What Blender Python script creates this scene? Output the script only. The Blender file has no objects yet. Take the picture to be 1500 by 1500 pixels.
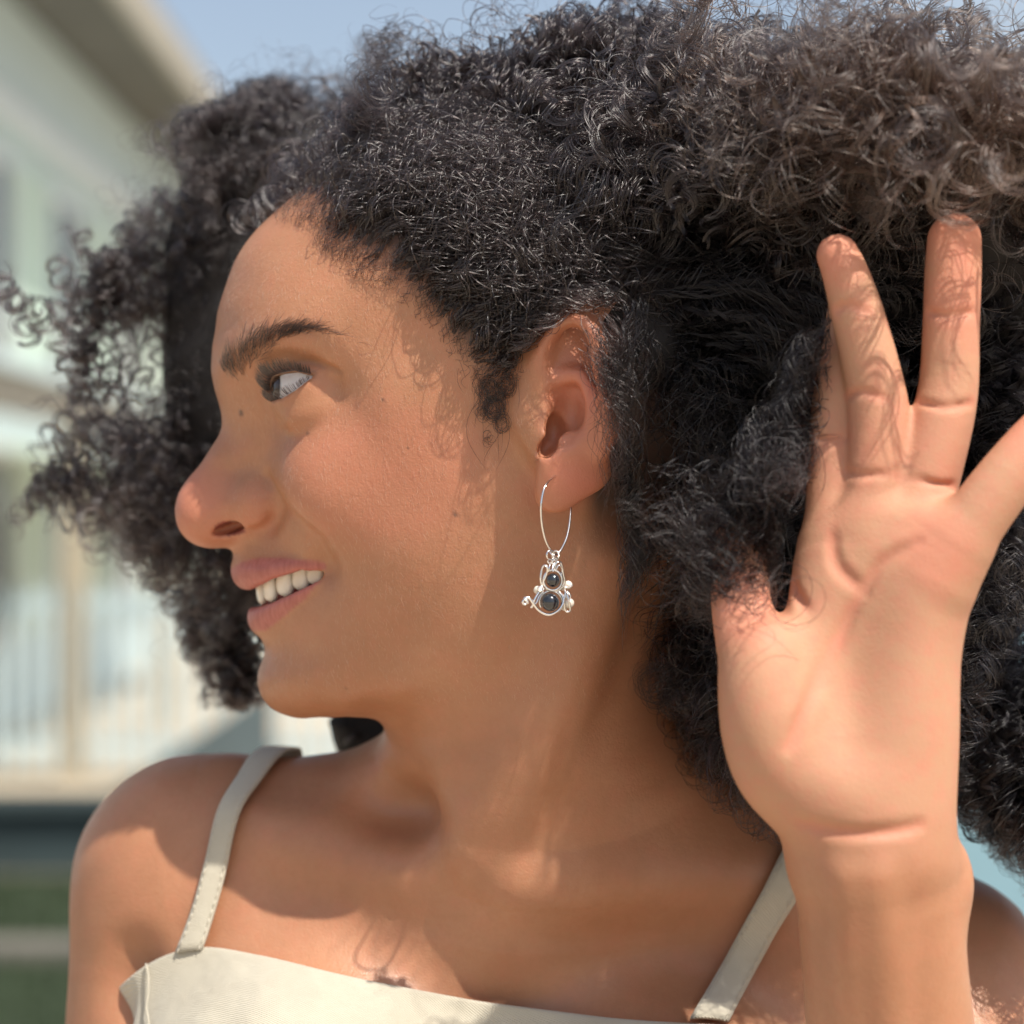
import bpy, math, random, time
import numpy as np
from mathutils import Vector, Matrix
T0 = time.time()
scene = bpy.context.scene
rng = np.random.default_rng(7)
R = math.radians

# ------------------------------------------------------------ camera
# origin: on the head's mid plane (Y=0) in front of the lens; X towards the back of the head, Z up
K = 0.33 / 1500 / 0.75                     # tangent per photo pixel
YAW = R(6.0)
CAM = np.array([0.0, -0.825, 0.0])
FWD = np.array([-math.sin(-YAW), math.cos(YAW), 0.0])
RGT = np.array([math.cos(YAW), -math.sin(YAW), 0.0])
UP = np.array([0.0, 0.0, 1.0])
cam_d = bpy.data.cameras.new('camera')
cam = bpy.data.objects.new('camera', cam_d)
scene.collection.objects.link(cam)
cam.location = CAM
cam.rotation_euler = (R(90), 0, -YAW)
cam_d.sensor_width = 36
cam_d.lens = 18 / (750 * K)
cam_d.clip_start = 0.05
cam_d.clip_end = 2000
cam_d.dof.use_dof = True
cam_d.dof.focus_distance = 0.757
cam_d.dof.aperture_fstop = 7.0
scene.camera = cam

# ------------------------------------------------------------ world, sun, exposure
SUN_EL, SUN_AZ = R(60), R(142)               # azimuth measured from +Y towards +X
w = bpy.data.worlds.new('World')
scene.world = w
w.use_nodes = True
nt = w.node_tree
nt.nodes.clear()
sky = nt.nodes.new('ShaderNodeTexSky')
sky.sky_type = 'NISHITA'
sky.sun_disc = False
sky.sun_elevation = SUN_EL
sky.sun_rotation = SUN_AZ
sky.dust_density = 2.5
bg = nt.nodes.new('ShaderNodeBackground')
bg.inputs['Strength'].default_value = 0.10
out = nt.nodes.new('ShaderNodeOutputWorld')
hs_ = nt.nodes.new('ShaderNodeHueSaturation')          # a slightly hazy, steel blue day
hs_.inputs['Saturation'].default_value = .78
nt.links.new(sky.outputs[0], hs_.inputs['Color'])
cn = nt.nodes.new('ShaderNodeTexNoise'); cn.inputs['Scale'].default_value = 2.2; cn.inputs['Detail'].default_value = 7; cn.inputs['Roughness'].default_value = .6
ct = nt.nodes.new('ShaderNodeTexCoord'); nt.links.new(ct.outputs['Generated'], cn.inputs['Vector'])
crp = nt.nodes.new('ShaderNodeValToRGB'); crp.color_ramp.elements[0].position = .46; crp.color_ramp.elements[1].position = .78
crp.color_ramp.elements[0].color = (0, 0, 0, 1); crp.color_ramp.elements[1].color = (.7, .7, .7, 1); nt.links.new(cn.outputs[0], crp.inputs[0])
cmx = nt.nodes.new('ShaderNodeMix'); cmx.data_type = 'RGBA'; cmx.inputs[7].default_value = (5.2, 5.7, 6.0, 1)
nt.links.new(crp.outputs[0], cmx.inputs[0]); nt.links.new(hs_.outputs[0], cmx.inputs[6])
nt.links.new(cmx.outputs[2], bg.inputs[0])                # thin broken cloud over the whole dome
nt.links.new(bg.outputs[0], out.inputs[0])
sd = bpy.data.lights.new('sun', 'SUN')
sd.energy = 4.2
sd.angle = R(0.6)
sd.color = (1.0, 0.94, 0.85)
sun = bpy.data.objects.new('sun', sd)
scene.collection.objects.link(sun)
sdir = Vector((math.sin(SUN_AZ) * math.cos(SUN_EL), math.cos(SUN_AZ) * math.cos(SUN_EL), math.sin(SUN_EL)))
sun.rotation_euler = sdir.to_track_quat('Z', 'Y').to_euler()
scene.view_settings.view_transform = 'Standard'
scene.view_settings.look = 'None'
scene.view_settings.exposure = 0.68
scene.view_settings.gamma = 1.0
scene.view_settings.use_curve_mapping = False
scene.cycles.max_bounces = 8
scene.cycles.transparent_max_bounces = 12
scene.cycles.use_denoising = True


def at(px, py, y):
    """a point seen at photo pixel (px, py) that lies on the plane Y = y"""
    d = FWD + RGT * (px - 750) * K + UP * (750 - py) * K
    t = (y - CAM[1]) / d[1]
    return CAM + d * t


def pxs(y):
    """metres per photo pixel at depth Y = y"""
    return K * (y - CAM[1])


# ------------------------------------------------------------ helpers for objects
def link(o, parent=None):
    scene.collection.objects.link(o)
    if parent is not None:
        o.parent = parent
    return o


def tag(o, label=None, cat=None, group=None, kind=None):
    if label: o['label'] = label
    if cat: o['category'] = cat
    if group: o['group'] = group
    if kind: o['kind'] = kind
    return o


def empty(name, loc, parent=None):
    o = bpy.data.objects.new(name, None)
    o.location = loc
    o.empty_display_size = 0.05
    return link(o, parent)


def mesh_obj(name, verts, faces, mat, parent=None, smooth=True):
    me = bpy.data.meshes.new(name)
    me.from_pydata([tuple(v) for v in verts], [], [tuple(f) for f in faces])
    me.update()
    if smooth:
        me.polygons.foreach_set('use_smooth', [True] * len(me.polygons))
    if mat: me.materials.append(mat)
    return link(bpy.data.objects.new(name, me), parent)


class MB:
    def __init__(s):
        s.v = []; s.f = []

    def add(s, v, f):
        n = len(s.v)
        s.v += [tuple(a) for a in v]
        s.f += [tuple(i + n for i in a) for a in f]

    def box(s, lo, hi):
        x0, y0, z0 = lo; x1, y1, z1 = hi
        s.add([(x0, y0, z0), (x1, y0, z0), (x1, y1, z0), (x0, y1, z0), (x0, y0, z1), (x1, y0, z1), (x1, y1, z1), (x0, y1, z1)],
              [(0, 3, 2, 1), (4, 5, 6, 7), (0, 1, 5, 4), (1, 2, 6, 5), (2, 3, 7, 6), (3, 0, 4, 7)])

    def tube(s, pts, rad, seg=10, caps=True, flat=1.0):
        pts = [np.array(p, float) for p in pts]
        n = len(pts)
        rad = [rad] * n if np.isscalar(rad) else rad
        t = np.array([pts[min(i + 1, n - 1)] - pts[max(i - 1, 0)] for i in range(n)])
        t /= np.linalg.norm(t, axis=1)[:, None] + 1e-12
        a = np.array([0, 0, 1.0]) if abs(t[0][2]) < .9 else np.array([0, 1.0, 0])
        u = np.cross(t[0], a); u /= np.linalg.norm(u)
        V = []
        for i in range(n):
            u = u - t[i] * u.dot(t[i]); u /= np.linalg.norm(u) + 1e-12
            b = np.cross(t[i], u)
            for k in range(seg):
                c = 2 * math.pi * k / seg
                V.append(pts[i] + (u * math.cos(c) + b * math.sin(c) * flat) * rad[i])
        F = [(i * seg + k, i * seg + (k + 1) % seg, (i + 1) * seg + (k + 1) % seg, (i + 1) * seg + k)
             for i in range(n - 1) for k in range(seg)]
        if caps:
            F.append(tuple(range(seg))[::-1]); F.append(tuple((n - 1) * seg + k for k in range(seg)))
        s.add(V, F)

    def ball(s, c, r, seg=20, rings=12, wob=0.0):
        c = np.array(c, float); r = np.array(r if not np.isscalar(r) else (r, r, r), float)
        V = [c + (0, 0, r[2])]
        for i in range(1, rings):
            th = math.pi * i / rings
            for k in range(seg):
                ph = 2 * math.pi * k / seg
                j = 1 + wob * math.sin(3 * ph + 2 * th) * math.sin(th)
                V.append(c + r * j * np.array([math.sin(th) * math.cos(ph), math.sin(th) * math.sin(ph), math.cos(th)]))
        V.append(c - (0, 0, r[2]))
        F = [(0, 1 + k, 1 + (k + 1) % seg) for k in range(seg)]
        for i in range(rings - 2):
            for k in range(seg):
                a = 1 + i * seg; F.append((a + k, a + seg + k, a + seg + (k + 1) % seg, a + (k + 1) % seg))
        a = 1 + (rings - 2) * seg
        F += [(a + (k + 1) % seg, a + k, len(V) - 1) for k in range(seg)]
        s.add(V, F)

    def build(s, name, mat, parent=None, smooth=True):
        return mesh_obj(name, s.v, s.f, mat, parent, smooth)


def spline(pts, n):
    """Catmull-Rom through the rows of pts, n samples"""
    P = np.array(pts, float)
    P = np.vstack([2 * P[0] - P[1], P, 2 * P[-1] - P[-2]])
    m = len(P) - 3
    u = np.linspace(0, m - 1e-6, n)
    i = u.astype(int); t = (u - i)[:, None]
    a, b, c, d = P[i], P[i + 1], P[i + 2], P[i + 3]
    return .5 * (2 * b + (c - a) * t + (2 * a - 5 * b + 4 * c - d) * t * t + (3 * b - a - 3 * c + d) * t ** 3)


# ------------------------------------------------------------ materials
class NM:
    """tiny node builder"""
    def __init__(s, name):
        s.m = bpy.data.materials.new(name); s.m.use_nodes = True
        s.t = s.m.node_tree; s.b = s.t.nodes['Principled BSDF']

    def n(s, ty, **kw):
        x = s.t.nodes.new(ty)
        for k, v in kw.items():
            if k[0] == '_': x.inputs[k[1:]].default_value = v
            else: setattr(x, k, v)
        return x

    def l(s, a, b): s.t.links.new(a, b)

    def noise(s, scale, detail=4, rough=.6, vec=None):
        x = s.n('ShaderNodeTexNoise'); x.inputs['Scale'].default_value = scale
        x.inputs['Detail'].default_value = detail; x.inputs['Roughness'].default_value = rough
        if vec is None:
            tc = s.n('ShaderNodeTexCoord'); vec = tc.outputs['Object']
        s.l(vec, x.inputs['Vector']); return x

    def mix(s, fac, a, b, mode='MIX'):
        x = s.n('ShaderNodeMix', data_type='RGBA', blend_type=mode)
        for sock, v in ((x.inputs[0], fac), (x.inputs[6], a), (x.inputs[7], b)):
            if hasattr(v, 'is_linked'): s.l(v, sock)
            elif np.isscalar(v): sock.default_value = v
            else: sock.default_value = (*v, 1)[:4]
        return x.outputs[2]

    def ramp(s, fac, stops):
        x = s.n('ShaderNodeValToRGB'); s.l(fac, x.inputs[0])
        e = x.color_ramp.elements
        while len(e) < len(stops): e.new(.5)
        for q, (p, c) in zip(e, stops):
            q.position = p; q.color = (*c, 1)[:4] if not np.isscalar(c) else (c, c, c, 1)
        return x.outputs[0]

    def bump(s, h, strength, dist, prev=None):
        x = s.n('ShaderNodeBump'); x.inputs['Strength'].default_value = strength
        x.inputs['Distance'].default_value = dist; s.l(h, x.inputs['Height'])
        if prev: s.l(prev, x.inputs['Normal'])
        s.l(x.outputs[0], s.b.inputs['Normal']); return x.outputs[0]

    def set(s, **kw):
        for k, v in kw.items():
            k = k.replace('_', ' ')
            i = s.b.inputs[k]
            i.default_value = v if np.isscalar(v) or len(v) != 3 or k == 'Subsurface Radius' else (*v, 1)
        return s.m


def simple(name, col, rough=.6, var=.15, scale=6, metal=0, bump=0, bscale=40):
    m = NM(name)
    nz = m.noise(scale)
    c = np.array(col)
    m.l(m.ramp(nz.outputs[0], [(.3, tuple(c * (1 - var))), (.7, tuple(np.minimum(c * (1 + var), 1)))]), m.b.inputs['Base Color'])
    if bump:
        m.bump(m.noise(bscale).outputs[0], .5, bump)
    return m.set(Roughness=rough, Metallic=metal)


def skin_material():
    m = NM('skin')
    at_ = m.n('ShaderNodeAttribute', attribute_name='tone')       # r lips, g redness, b paleness (palm)
    sp = m.n('ShaderNodeSeparateColor'); m.l(at_.outputs['Color'], sp.inputs[0])
    a2 = m.n('ShaderNodeAttribute', attribute_name='mark')        # r brown shade of the scalp/brow skin, g moles, b inner mouth
    s2 = m.n('ShaderNodeSeparateColor'); m.l(a2.outputs['Color'], s2.inputs[0])
    big = m.noise(28, 5, .6).outputs[0]
    fine = m.noise(420, 4, .7).outputs[0]
    base = m.ramp(big, [(.28, (.34, .152, .078)), (.72, (.43, .208, .114))])
    c = m.mix(m.ramp(fine, [(.42, 0.0), (.75, .35)]), base, (.33, .135, .065))
    mid = m.noise(110, 4, .65).outputs[0]
    c = m.mix(m.ramp(mid, [(.45, 0.0), (.75, .30)]), c, (.46, .165, .095))
    c = m.mix(sp.outputs[2], c, (.47, .255, .155))
    mot = m.n('ShaderNodeMath', operation='MULTIPLY'); m.l(m.ramp(m.noise(170, 5, .7).outputs[0], [(.42, 0.0), (.7, .75)]), mot.inputs[0]); m.l(sp.outputs[2], mot.inputs[1])
    c = m.mix(mot.outputs[0], c, (.50, .19, .125))
    c = m.mix(sp.outputs[1], c, (.56, .185, .12))
    tc0 = m.n('ShaderNodeTexCoord'); mp = m.n('ShaderNodeMapping'); mp.inputs['Scale'].default_value = (1, 1, .16); m.l(tc0.outputs['Object'], mp.inputs['Vector'])
    lw = m.noise(620, 3, .6, mp.outputs[0])
    lipc = m.mix(m.ramp(lw.outputs[0], [(.35, 0.0), (.65, 1.0)]), (.35, .105, .08), (.43, .145, .115))
    c = m.mix(sp.outputs[0], c, lipc)
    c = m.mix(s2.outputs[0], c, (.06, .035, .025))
    c = m.mix(s2.outputs[1], c, (.085, .045, .035))
    c = m.mix(s2.outputs[2], c, (.16, .03, .028))
    m.l(c, m.b.inputs['Base Color'])
    b = m.bump(fine, .28, .0005)
    cr = m.n('ShaderNodeTexVoronoi', feature='DISTANCE_TO_EDGE'); cr.inputs['Scale'].default_value = 420
    tc2 = m.n('ShaderNodeTexCoord'); m.l(tc2.outputs['Object'], cr.inputs['Vector'])
    b = m.bump(m.ramp(cr.outputs['Distance'], [(0, 0.0), (.12, 1.0)]), .08, .0003, b)
    v = m.n('ShaderNodeTexVoronoi'); v.inputs['Scale'].default_value = 1300
    tc = m.n('ShaderNodeTexCoord'); m.l(tc.outputs['Object'], v.inputs['Vector'])
    m.bump(v.outputs['Distance'], .22, .00025, b)
    r = m.noise(60, 3).outputs[0]
    ra = m.n('ShaderNodeMath', operation='MULTIPLY_ADD'); m.l(sp.outputs[2], ra.inputs[0]); ra.inputs[1].default_value = .42
    m.l(m.ramp(r, [(.3, .37), (.7, .52)]), ra.inputs[2]); m.l(ra.outputs[0], m.b.inputs['Roughness'])
    m.set(Subsurface_Weight=.25, Subsurface_Radius=(1, .35, .2), Subsurface_Scale=.006)
    m.b.inputs['Specular IOR Level'].default_value = .48
    return m.m


MAT = {}
MAT['skin'] = skin_material()

# ------------------------------------------------------------ implicit body
# head: half thickness h of the head over its mid plane, given at photo pixels (px, py, h in cm); contour = h 0
CONTOUR = [(373, 340), (347, 377), (330, 420), (318, 460), (311, 507), (309, 540), (315, 573), (323, 600), (325, 622), (316, 645), (298, 673), (279, 700),
           (265, 724), (260, 747), (266, 770), (283, 787), (307, 793), (328, 795), (339, 803), (342, 815), (340, 828), (343, 842), (351, 858), (362, 868),
           (372, 880), (366, 892), (364, 905), (368, 920), (379, 932), (388, 948), (386, 963), (379, 980), (377, 1000), (383, 1020), (397, 1037), (417, 1047), (440, 1052),
           (467, 1050), (507, 1049), (557, 1050), (620, 1062), (700, 1085), (790, 1090), (880, 1060), (950, 980), (990, 900), (1030, 800), (1070, 680), (1088, 560), (1078, 440), (1042, 340),
           (982, 260), (905, 205), (800, 172), (700, 165), (600, 185), (520, 222), (455, 270), (410, 305)]
INNER = [  # forehead and skull
    (350, 420, 2.0), (337, 480, 2.0), (329, 520, 1.8), (352, 510, 3.0), (385, 410, 3.2), (400, 500, 4.35), (380, 460, 3.6), (450, 490, 5.0), (455, 400, 4.6), (520, 500, 5.5), (550, 400, 5.7),
    (600, 510, 6.1), (650, 400, 6.5), (700, 500, 6.9), (800, 450, 7.4), (900, 420, 7.5), (1000, 500, 6.3), (1050, 560, 4.4), (500, 300, 4.2), (600, 270, 5.0), (720, 250, 5.4), (850, 270, 5.9),
    (960, 340, 5.9), (1000, 650, 5.9), (930, 750, 5.6), (850, 550, 7.3), (900, 620, 7.0), (430, 330, 2.9),
    # orbit
    (375, 545, 2.9), (400, 540, 3.6), (430, 525, 4.5), (480, 530, 5.0), (350, 570, 1.9), (372, 600, 2.1), (395, 575, 2.8), (420, 570, 3.3), (455, 565, 3.9), (495, 560, 4.7), (530, 550, 5.5),
    (440, 600, 3.7), (480, 600, 4.5), (410, 610, 2.75), (560, 590, 5.9),
    # nose
    (335, 625, .85), (345, 650, 1.25), (318, 668, .95), (365, 655, 1.75), (395, 660, 2.25), (335, 690, 1.2), (300, 700, .95), (360, 700, 1.55), (385, 700, 1.95), (283, 725, .9), (278, 750, 1.0),
    (310, 730, 1.25), (310, 765, 1.25), (330, 780, 1.0), (345, 745, 1.6), (375, 750, 1.75), (400, 765, 1.85), (408, 730, 2.2), (412, 700, 2.7), (350, 800, .85), (352, 822, .95),
    # cheek
    (425, 640, 3.1), (455, 645, 3.9), (430, 690, 3.3), (500, 660, 4.95), (560, 650, 5.8), (640, 640, 6.4), (700, 620, 6.7), (770, 600, 6.95), (440, 740, 3.5), (480, 740, 4.6), (520, 730, 5.2), (600, 730, 6.0),
    (700, 720, 6.6), (770, 720, 6.75), (425, 775, 2.7), (455, 790, 3.5), (480, 800, 4.1), (520, 800, 4.9), (600, 810, 5.8), (700, 800, 6.3), (780, 790, 6.4),
    (375, 800, 1.4), (400, 800, 1.95), (372, 825, 1.5), (400, 830, 2.1), (430, 815, 2.6), (360, 850, 1.1), (390, 850, 1.9), (420, 845, 2.5), (450, 838, 3.0), (478, 836, 3.35), (500, 840, 4.1),
    (378, 905, 1.0), (400, 893, 1.7), (425, 875, 2.4), (450, 860, 2.9), (385, 925, 1.05), (410, 915, 1.9), (440, 900, 2.7), (475, 880, 3.4), (505, 880, 4.1), (550, 880, 4.9), (620, 880, 5.6), (700, 880, 6.0), (780, 860, 6.1),
    # chin and jaw
    (398, 948, 1.1), (420, 945, 2.0), (395, 985, 1.3), (398, 1015, 1.35), (420, 1000, 2.2), (430, 1030, 1.8), (460, 1000, 3.0), (460, 960, 3.0), (500, 950, 3.8), (520, 1000, 3.7), (510, 1030, 3.0), (580, 960, 4.6), (590, 1010, 4.2), (660, 980, 5.0),
    (680, 930, 5.6), (760, 920, 5.8), (740, 1000, 4.6), (840, 900, 5.5), (860, 800, 6.2), (860, 700, 6.7), (700, 1040, 3.7), (620, 1035, 3.4)]
pts = []; hv = []
for a, b in CONTOUR:
    p = at(a, b, 0); pts.append((p[0], p[2])); hv.append(0.0)
for a, b, h in INNER:
    p = at(a, b, -h / 100); pts.append((p[0], p[2])); hv.append((h / 100) ** 2)
cen = np.array([0.02, -0.01])
for a, b in CONTOUR[::2]:
    p = at(a, b, 0); q = np.array([p[0], p[2]]); d = q - cen; d /= np.linalg.norm(d)
    e = q + d * .035; pts.append(tuple(e)); hv.append(-.0016)
pts = np.array(pts) * 10; hv = np.array(hv) * 1e4


def tps(r2): return np.where(r2 > 1e-12, r2 ** .75, 0.0)          # r^1.5: stiff enough not to overshoot


n = len(pts)
A = np.zeros((n + 3, n + 3))
d2 = ((pts[:, None] - pts[None]) ** 2).sum(-1)
A[:n, :n] = tps(d2) + np.eye(n) * 0.0006
A[:n, n] = 1; A[:n, n + 1:] = pts; A[n, :n] = 1; A[n + 1:, :n] = pts.T
wts = np.linalg.solve(A, np.concatenate([hv, [0, 0, 0]]))
GX = np.arange(-.16, .20, .001); GZ = np.arange(-.16, .20, .001)
gx, gz = np.meshgrid(GX, GZ, indexing='ij')
q = np.stack([gx.ravel(), gz.ravel()], -1) * 10
Hg = np.zeros(len(q))
for i in range(0, len(q), 8000):
    s_ = q[i:i + 8000]
    Hg[i:i + 8000] = tps(((s_[:, None] - pts[None]) ** 2).sum(-1)) @ wts[:n] + wts[n] + s_ @ wts[n + 1:]
Hg = (Hg * 1e-4).reshape(gx.shape)
for _ in range(3):                                                # light smoothing (about 1 mm)
    Hg[1:-1, 1:-1] = (Hg[1:-1, 1:-1] * 4 + Hg[:-2, 1:-1] + Hg[2:, 1:-1] + Hg[1:-1, :-2] + Hg[1:-1, 2:]) / 8
edge = np.minimum(np.minimum(gx + .16, .199 - gx), np.minimum(gz + .16, .199 - gz))
Hg = Hg.astype(np.float32)
HX, HZ = np.gradient(Hg, .001)


def samp(G, x, z):
    u = np.clip((x + .16) / .001, 0, G.shape[0] - 1.001); v = np.clip((z + .16) / .001, 0, G.shape[1] - 1.001)
    i = u.astype(np.int32); j = v.astype(np.int32); u = u - i; v = v - j
    return (G[i, j] * (1 - u) + G[i + 1, j] * u) * (1 - v) + (G[i, j + 1] * (1 - u) + G[i + 1, j + 1] * u) * v


def f_head(P):
    x, y, z = P[:, 0], P[:, 1], P[:, 2]
    H = samp(Hg, x, z)
    g = np.sqrt(4 * y * y + samp(HX, x, z) ** 2 + samp(HZ, x, z) ** 2) + .008
    f = (y * y - H) / g
    # neat fall-off away from the head
    o = np.maximum(np.maximum(-.155 - x, x - .165), np.maximum(-.155 - z, z - .19))
    return np.maximum(np.maximum(f, o), np.abs(y) - .12)


def smin(a, b, k):
    if k <= 0: return np.minimum(a, b)
    h = np.maximum(k - np.abs(a - b), 0) / k
    return np.minimum(a, b) - h * h * k * .25


def smax(a, b, k): return -smin(-a, -b, k)


def ell(c, r, rot=None):
    c = np.asarray(c, np.float32); r = np.asarray(r, np.float32)
    M = None if rot is None else np.array(rot, np.float32)

    def f(P):
        q = P - c
        if M is not None: q = q @ M
        k0 = np.sqrt(((q / r) ** 2).sum(1)); k1 = np.sqrt(((q / (r * r)) ** 2).sum(1))
        return k0 * (k0 - 1) / (k1 + 1e-9)
    m = float(r.max())
    return f, c - m, c + m


def chain(pl, rr, smooth=True):
    pl = np.asarray(pl, np.float32); rr = np.asarray(rr, np.float32)
    if smooth and len(pl) > 2:
        q = spline(np.column_stack([pl, rr]), (len(pl) - 1) * 3 + 1).astype(np.float32); pl, rr = q[:, :3], q[:, 3]

    def f(P):
        d = None
        for i in range(len(pl) - 1):
            a, b = pl[i], pl[i + 1]; ab = b - a
            t = np.clip(((P - a) @ ab) / (ab @ ab + 1e-12), 0, 1)
            e = np.linalg.norm(P - a - t[:, None] * ab, axis=1) - (rr[i] + (rr[i + 1] - rr[i]) * t)
            d = e if d is None else np.minimum(d, e)
        return d
    m = rr.max()
    return f, pl.min(0) - m, pl.max(0) + m


def rotm(ax, ang): return np.array(Matrix.Rotation(R(ang), 3, ax))


OPS = []                                  # (mode, f, lo, hi, k)


def add(prim, k=.004): OPS.append(('a', *prim, k))


def cut(prim, k=.002): OPS.append(('c', *prim, k))


def field(P, lo=None, hi=None, ops=None):
    P = P.astype(np.float32)
    F = f_head(P)
    for mode, f, a, b, k in (OPS if ops is None else ops):
        if lo is not None and (np.any(a - k - .02 > hi) or np.any(b + k + .02 < lo)): continue
        if mode == 'a': F = smin(F, f(P), k)
        else:
            m = np.all((P > a - k - .004) & (P < b + k + .004), axis=1)
            if m.any(): F[m] = smax(F[m], -f(P[m]), k)
    return F


def surf(px, py, start=-.25, end=.12):
    """first body surface along the line of sight through a photo pixel"""
    return surf_many([(px, py)], start, end)[0]


def surf_many(pix, start=-.25, end=.12, ops=None):
    p0 = np.array([at(a, b, start) for a, b in pix]); p1 = np.array([at(a, b, end) for a, b in pix])
    L = np.linalg.norm(p1 - p0, axis=1)[:, None]; d = (p1 - p0) / L
    t = np.zeros((len(pix), 1))
    for _ in range(45):
        Q = p0 + d * t
        f = field(Q, Q.min(0), Q.max(0), ops)[:, None]
        t = np.clip(t + np.clip(f, -.01, .012) * .7, 0, L)
        if np.abs(f).max() < 5e-5: break
    return p0 + d * t


def P3(l): return [at(*p) for p in l]


# nose wings, tip
add(ell(at(374, 738, -.0150), (.0082, .0078, .0088), rotm('Z', -12)), .006)
add(ell(at(312, 748, -.0005), (.0094, .0120, .0098)), .008)
add(ell(at(310, 764, -.0005), (.0084, .0105, .0066)), .006)
# smiling cheek
add(ell(at(505, 705, -.034), (.020, .014, .020)), .014)
# lips
for s in (1, -1):
    add(chain([at(362, 838, 0), at(370, 840, -.0075 * s), at(392, 837, -.0160 * s), at(428, 830, -.0240 * s), at(466, 828, -.0312 * s)], [.0043, .0043, .0038, .0028, .0014]), .0030)
    add(chain([at(388, 905, 0), at(393, 902, -.0072 * s), at(410, 893, -.0152 * s), at(435, 876, -.0230 * s), at(468, 850, -.0305 * s)], [.0044, .0043, .0038, .0030, .0014]), .0030)
# ear
add(ell(at(838, 600, -.0700), (.0125, .0085, .0300), rotm('Y', 8) @ rotm('Z', 22)), .006)
HEL = P3([(808, 592, -.0745), (797, 562, -.0765), (797, 522, -.0785), (813, 490, -.0810), (842, 473, -.084), (868, 492, -.086), (884, 540, -.088), (892, 592, -.0880), (894, 628, -.0860), (884, 655, -.0835)])
add(chain(HEL, [.0016, .0026, .0030, .003, .0032, .0034, .0034, .0034, .0034, .0030]), .0030)
add(ell(at(788, 545, -.0725), (.0055, .0042, .0160), rotm('Y', 12)), .008)
add(ell(at(846, 672, -.0795), (.0130, .0042, .0120), rotm('Y', 40) @ rotm('Z', 14)), .006)
add(ell(at(820, 706, -.0775), (.0075, .0040, .0095), rotm('Z', 15)), .005)
add(ell(at(806, 726, -.0755), (.0045, .0036, .0050), rotm('Z', 15)), .004)
cut(ell(at(830, 612, -.0815), (.0066, .0095, .0105), rotm('Y', 14)), .0025)
cut(ell(at(836, 576, -.0835), (.0085, .0075, .0050), rotm('Y', -12)), .002)
cut(ell(at(828, 518, -.0850), (.0060, .0060, .0092), rotm('Y', 18)), .004)
add(chain(P3([(812, 553, -.0765), (832, 549, -.0785), (852, 552, -.0805), (866, 580, -.0825), (870, 612, -.083), (864, 640, -.082)]), [.0014, .0018, .0022, .0026, .0026, .0022]), .004)
add(ell(at(838, 652, -.0800), (.0060, .0030, .0045)), .004)
add(ell(at(790, 625, -.0705), (.0056, .0042, .0080), rotm('Z', 25)), .010)
cut(ell(at(803, 655, -.0790), (.0026, .009, .0042), rotm('Y', 25)), .0015)
cut(ell(at(813, 632, -.0745), (.0040, .006, .0060)), .002)
# neck, torso, shoulders
add(chain(P3([(780, 830, .0), (768, 1080, .0), (755, 1260, .02)]), [.050, .0455, .056]), .014)
add(chain(P3([(640, 1250, .035), (455, 1262, .050), (300, 1297, .06)]), [.042, .038, .046]), .03)
add(chain(P3([(860, 1150, .020), (1010, 1260, .025), (1170, 1370, .02), (1342, 1478, .02)]), [.044, .046, .045, .051]), .03)
add(chain(P3([(300, 1295, .06), (268, 1520, .05), (262, 1900, .03)]), [.046, .0435, .040]), .015)
TB = at(740, 1665, .050)


def torso_box(P):
    q = (P - TB.astype(np.float32)) @ rotm('Y', 7).astype(np.float32)
    a = np.abs(q) - np.array([.125, .050, .112], np.float32) + .045
    return np.linalg.norm(np.maximum(a, 0), axis=1) + np.minimum(a.max(1), 0) - .045


TORSO_LO, TORSO_HI = TB - .2, TB + .2
add((torso_box, TORSO_LO, TORSO_HI), .035)
add(ell(at(470, 1640, -.005), (.062, .052, .055)), .03)
add(ell(at(960, 1680, -.020), (.062, .052, .055)), .03)
add(chain(P3([(875, 830, -.050), (830, 980, -.047), (770, 1120, -.040), (705, 1235, -.030)]), [.009, .010, .0095, .007]), .014)
cut(ell(at(575, 1195, -.012), (.016, .014, .010), rotm('Y', -15)), .02)
TORSO_OPS = list(OPS)
# left arm, raised, hand in front of the hair
add(chain(P3([(1342, 1478, .02), (1405, 1800, -.05), (1375, 2150, -.11)]), [.050, .046, .038]), .012)
add(chain(P3([(1375, 2150, -.11), (1330, 1800, -.12), (1303, 1500, -.130), (1288, 1330, -.135), (1272, 1230, -.137)]), [.034, .031, .0255, .0245, .0200]), .01)
add(ell(at(1380, 1280, -.130), (.0070, .009, .010)), .016)
W = at(1272, 1235, -.137)
add(chain([W, at(1240, 1120, -.139), at(1215, 1000, -.136), at(1222, 830, -.128), at(1225, 790, -.125)], [.0185, .0165, .0145, .0125, .0105]), .012)
add(chain([W, at(1275, 1080, -.137), at(1280, 900, -.134), at(1275, 770, -.132)], [.0190, .0160, .0140, .0115]), .012)
add(chain([W, at(1305, 1080, -.137), at(1325, 900, -.136), at(1340, 780, -.135)], [.0190, .0160, .0145, .0125]), .012)
add(chain([W, at(1302, 1100, -.138), at(1324, 960, -.141), at(1364, 850, -.144), at(1395, 800, -.146)], [.0185, .0155, .0140, .0125, .0112]), .012)
add(ell(at(1140, 1060, -.143), (.0172, .0150, .0300), rotm('Y', -6)), .014)
add(ell(at(1312, 1090, -.142), (.0135, .0120, .0300)), .012)
add(ell(at(1240, 1160, -.145), (.0150, .0110, .0100)), .012)
cut(ell(at(1245, 950, -.170), (.0100, .0165, .0240), rotm('Y', 6)), .02)
add(chain(P3([(1223, 800, -.128), (1222, 700, -.124), (1228, 590, -.120), (1236, 520, -.117), (1240, 455, -.113)]), [.0095, .0083, .0081, .0072, .0060]), .003)
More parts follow.
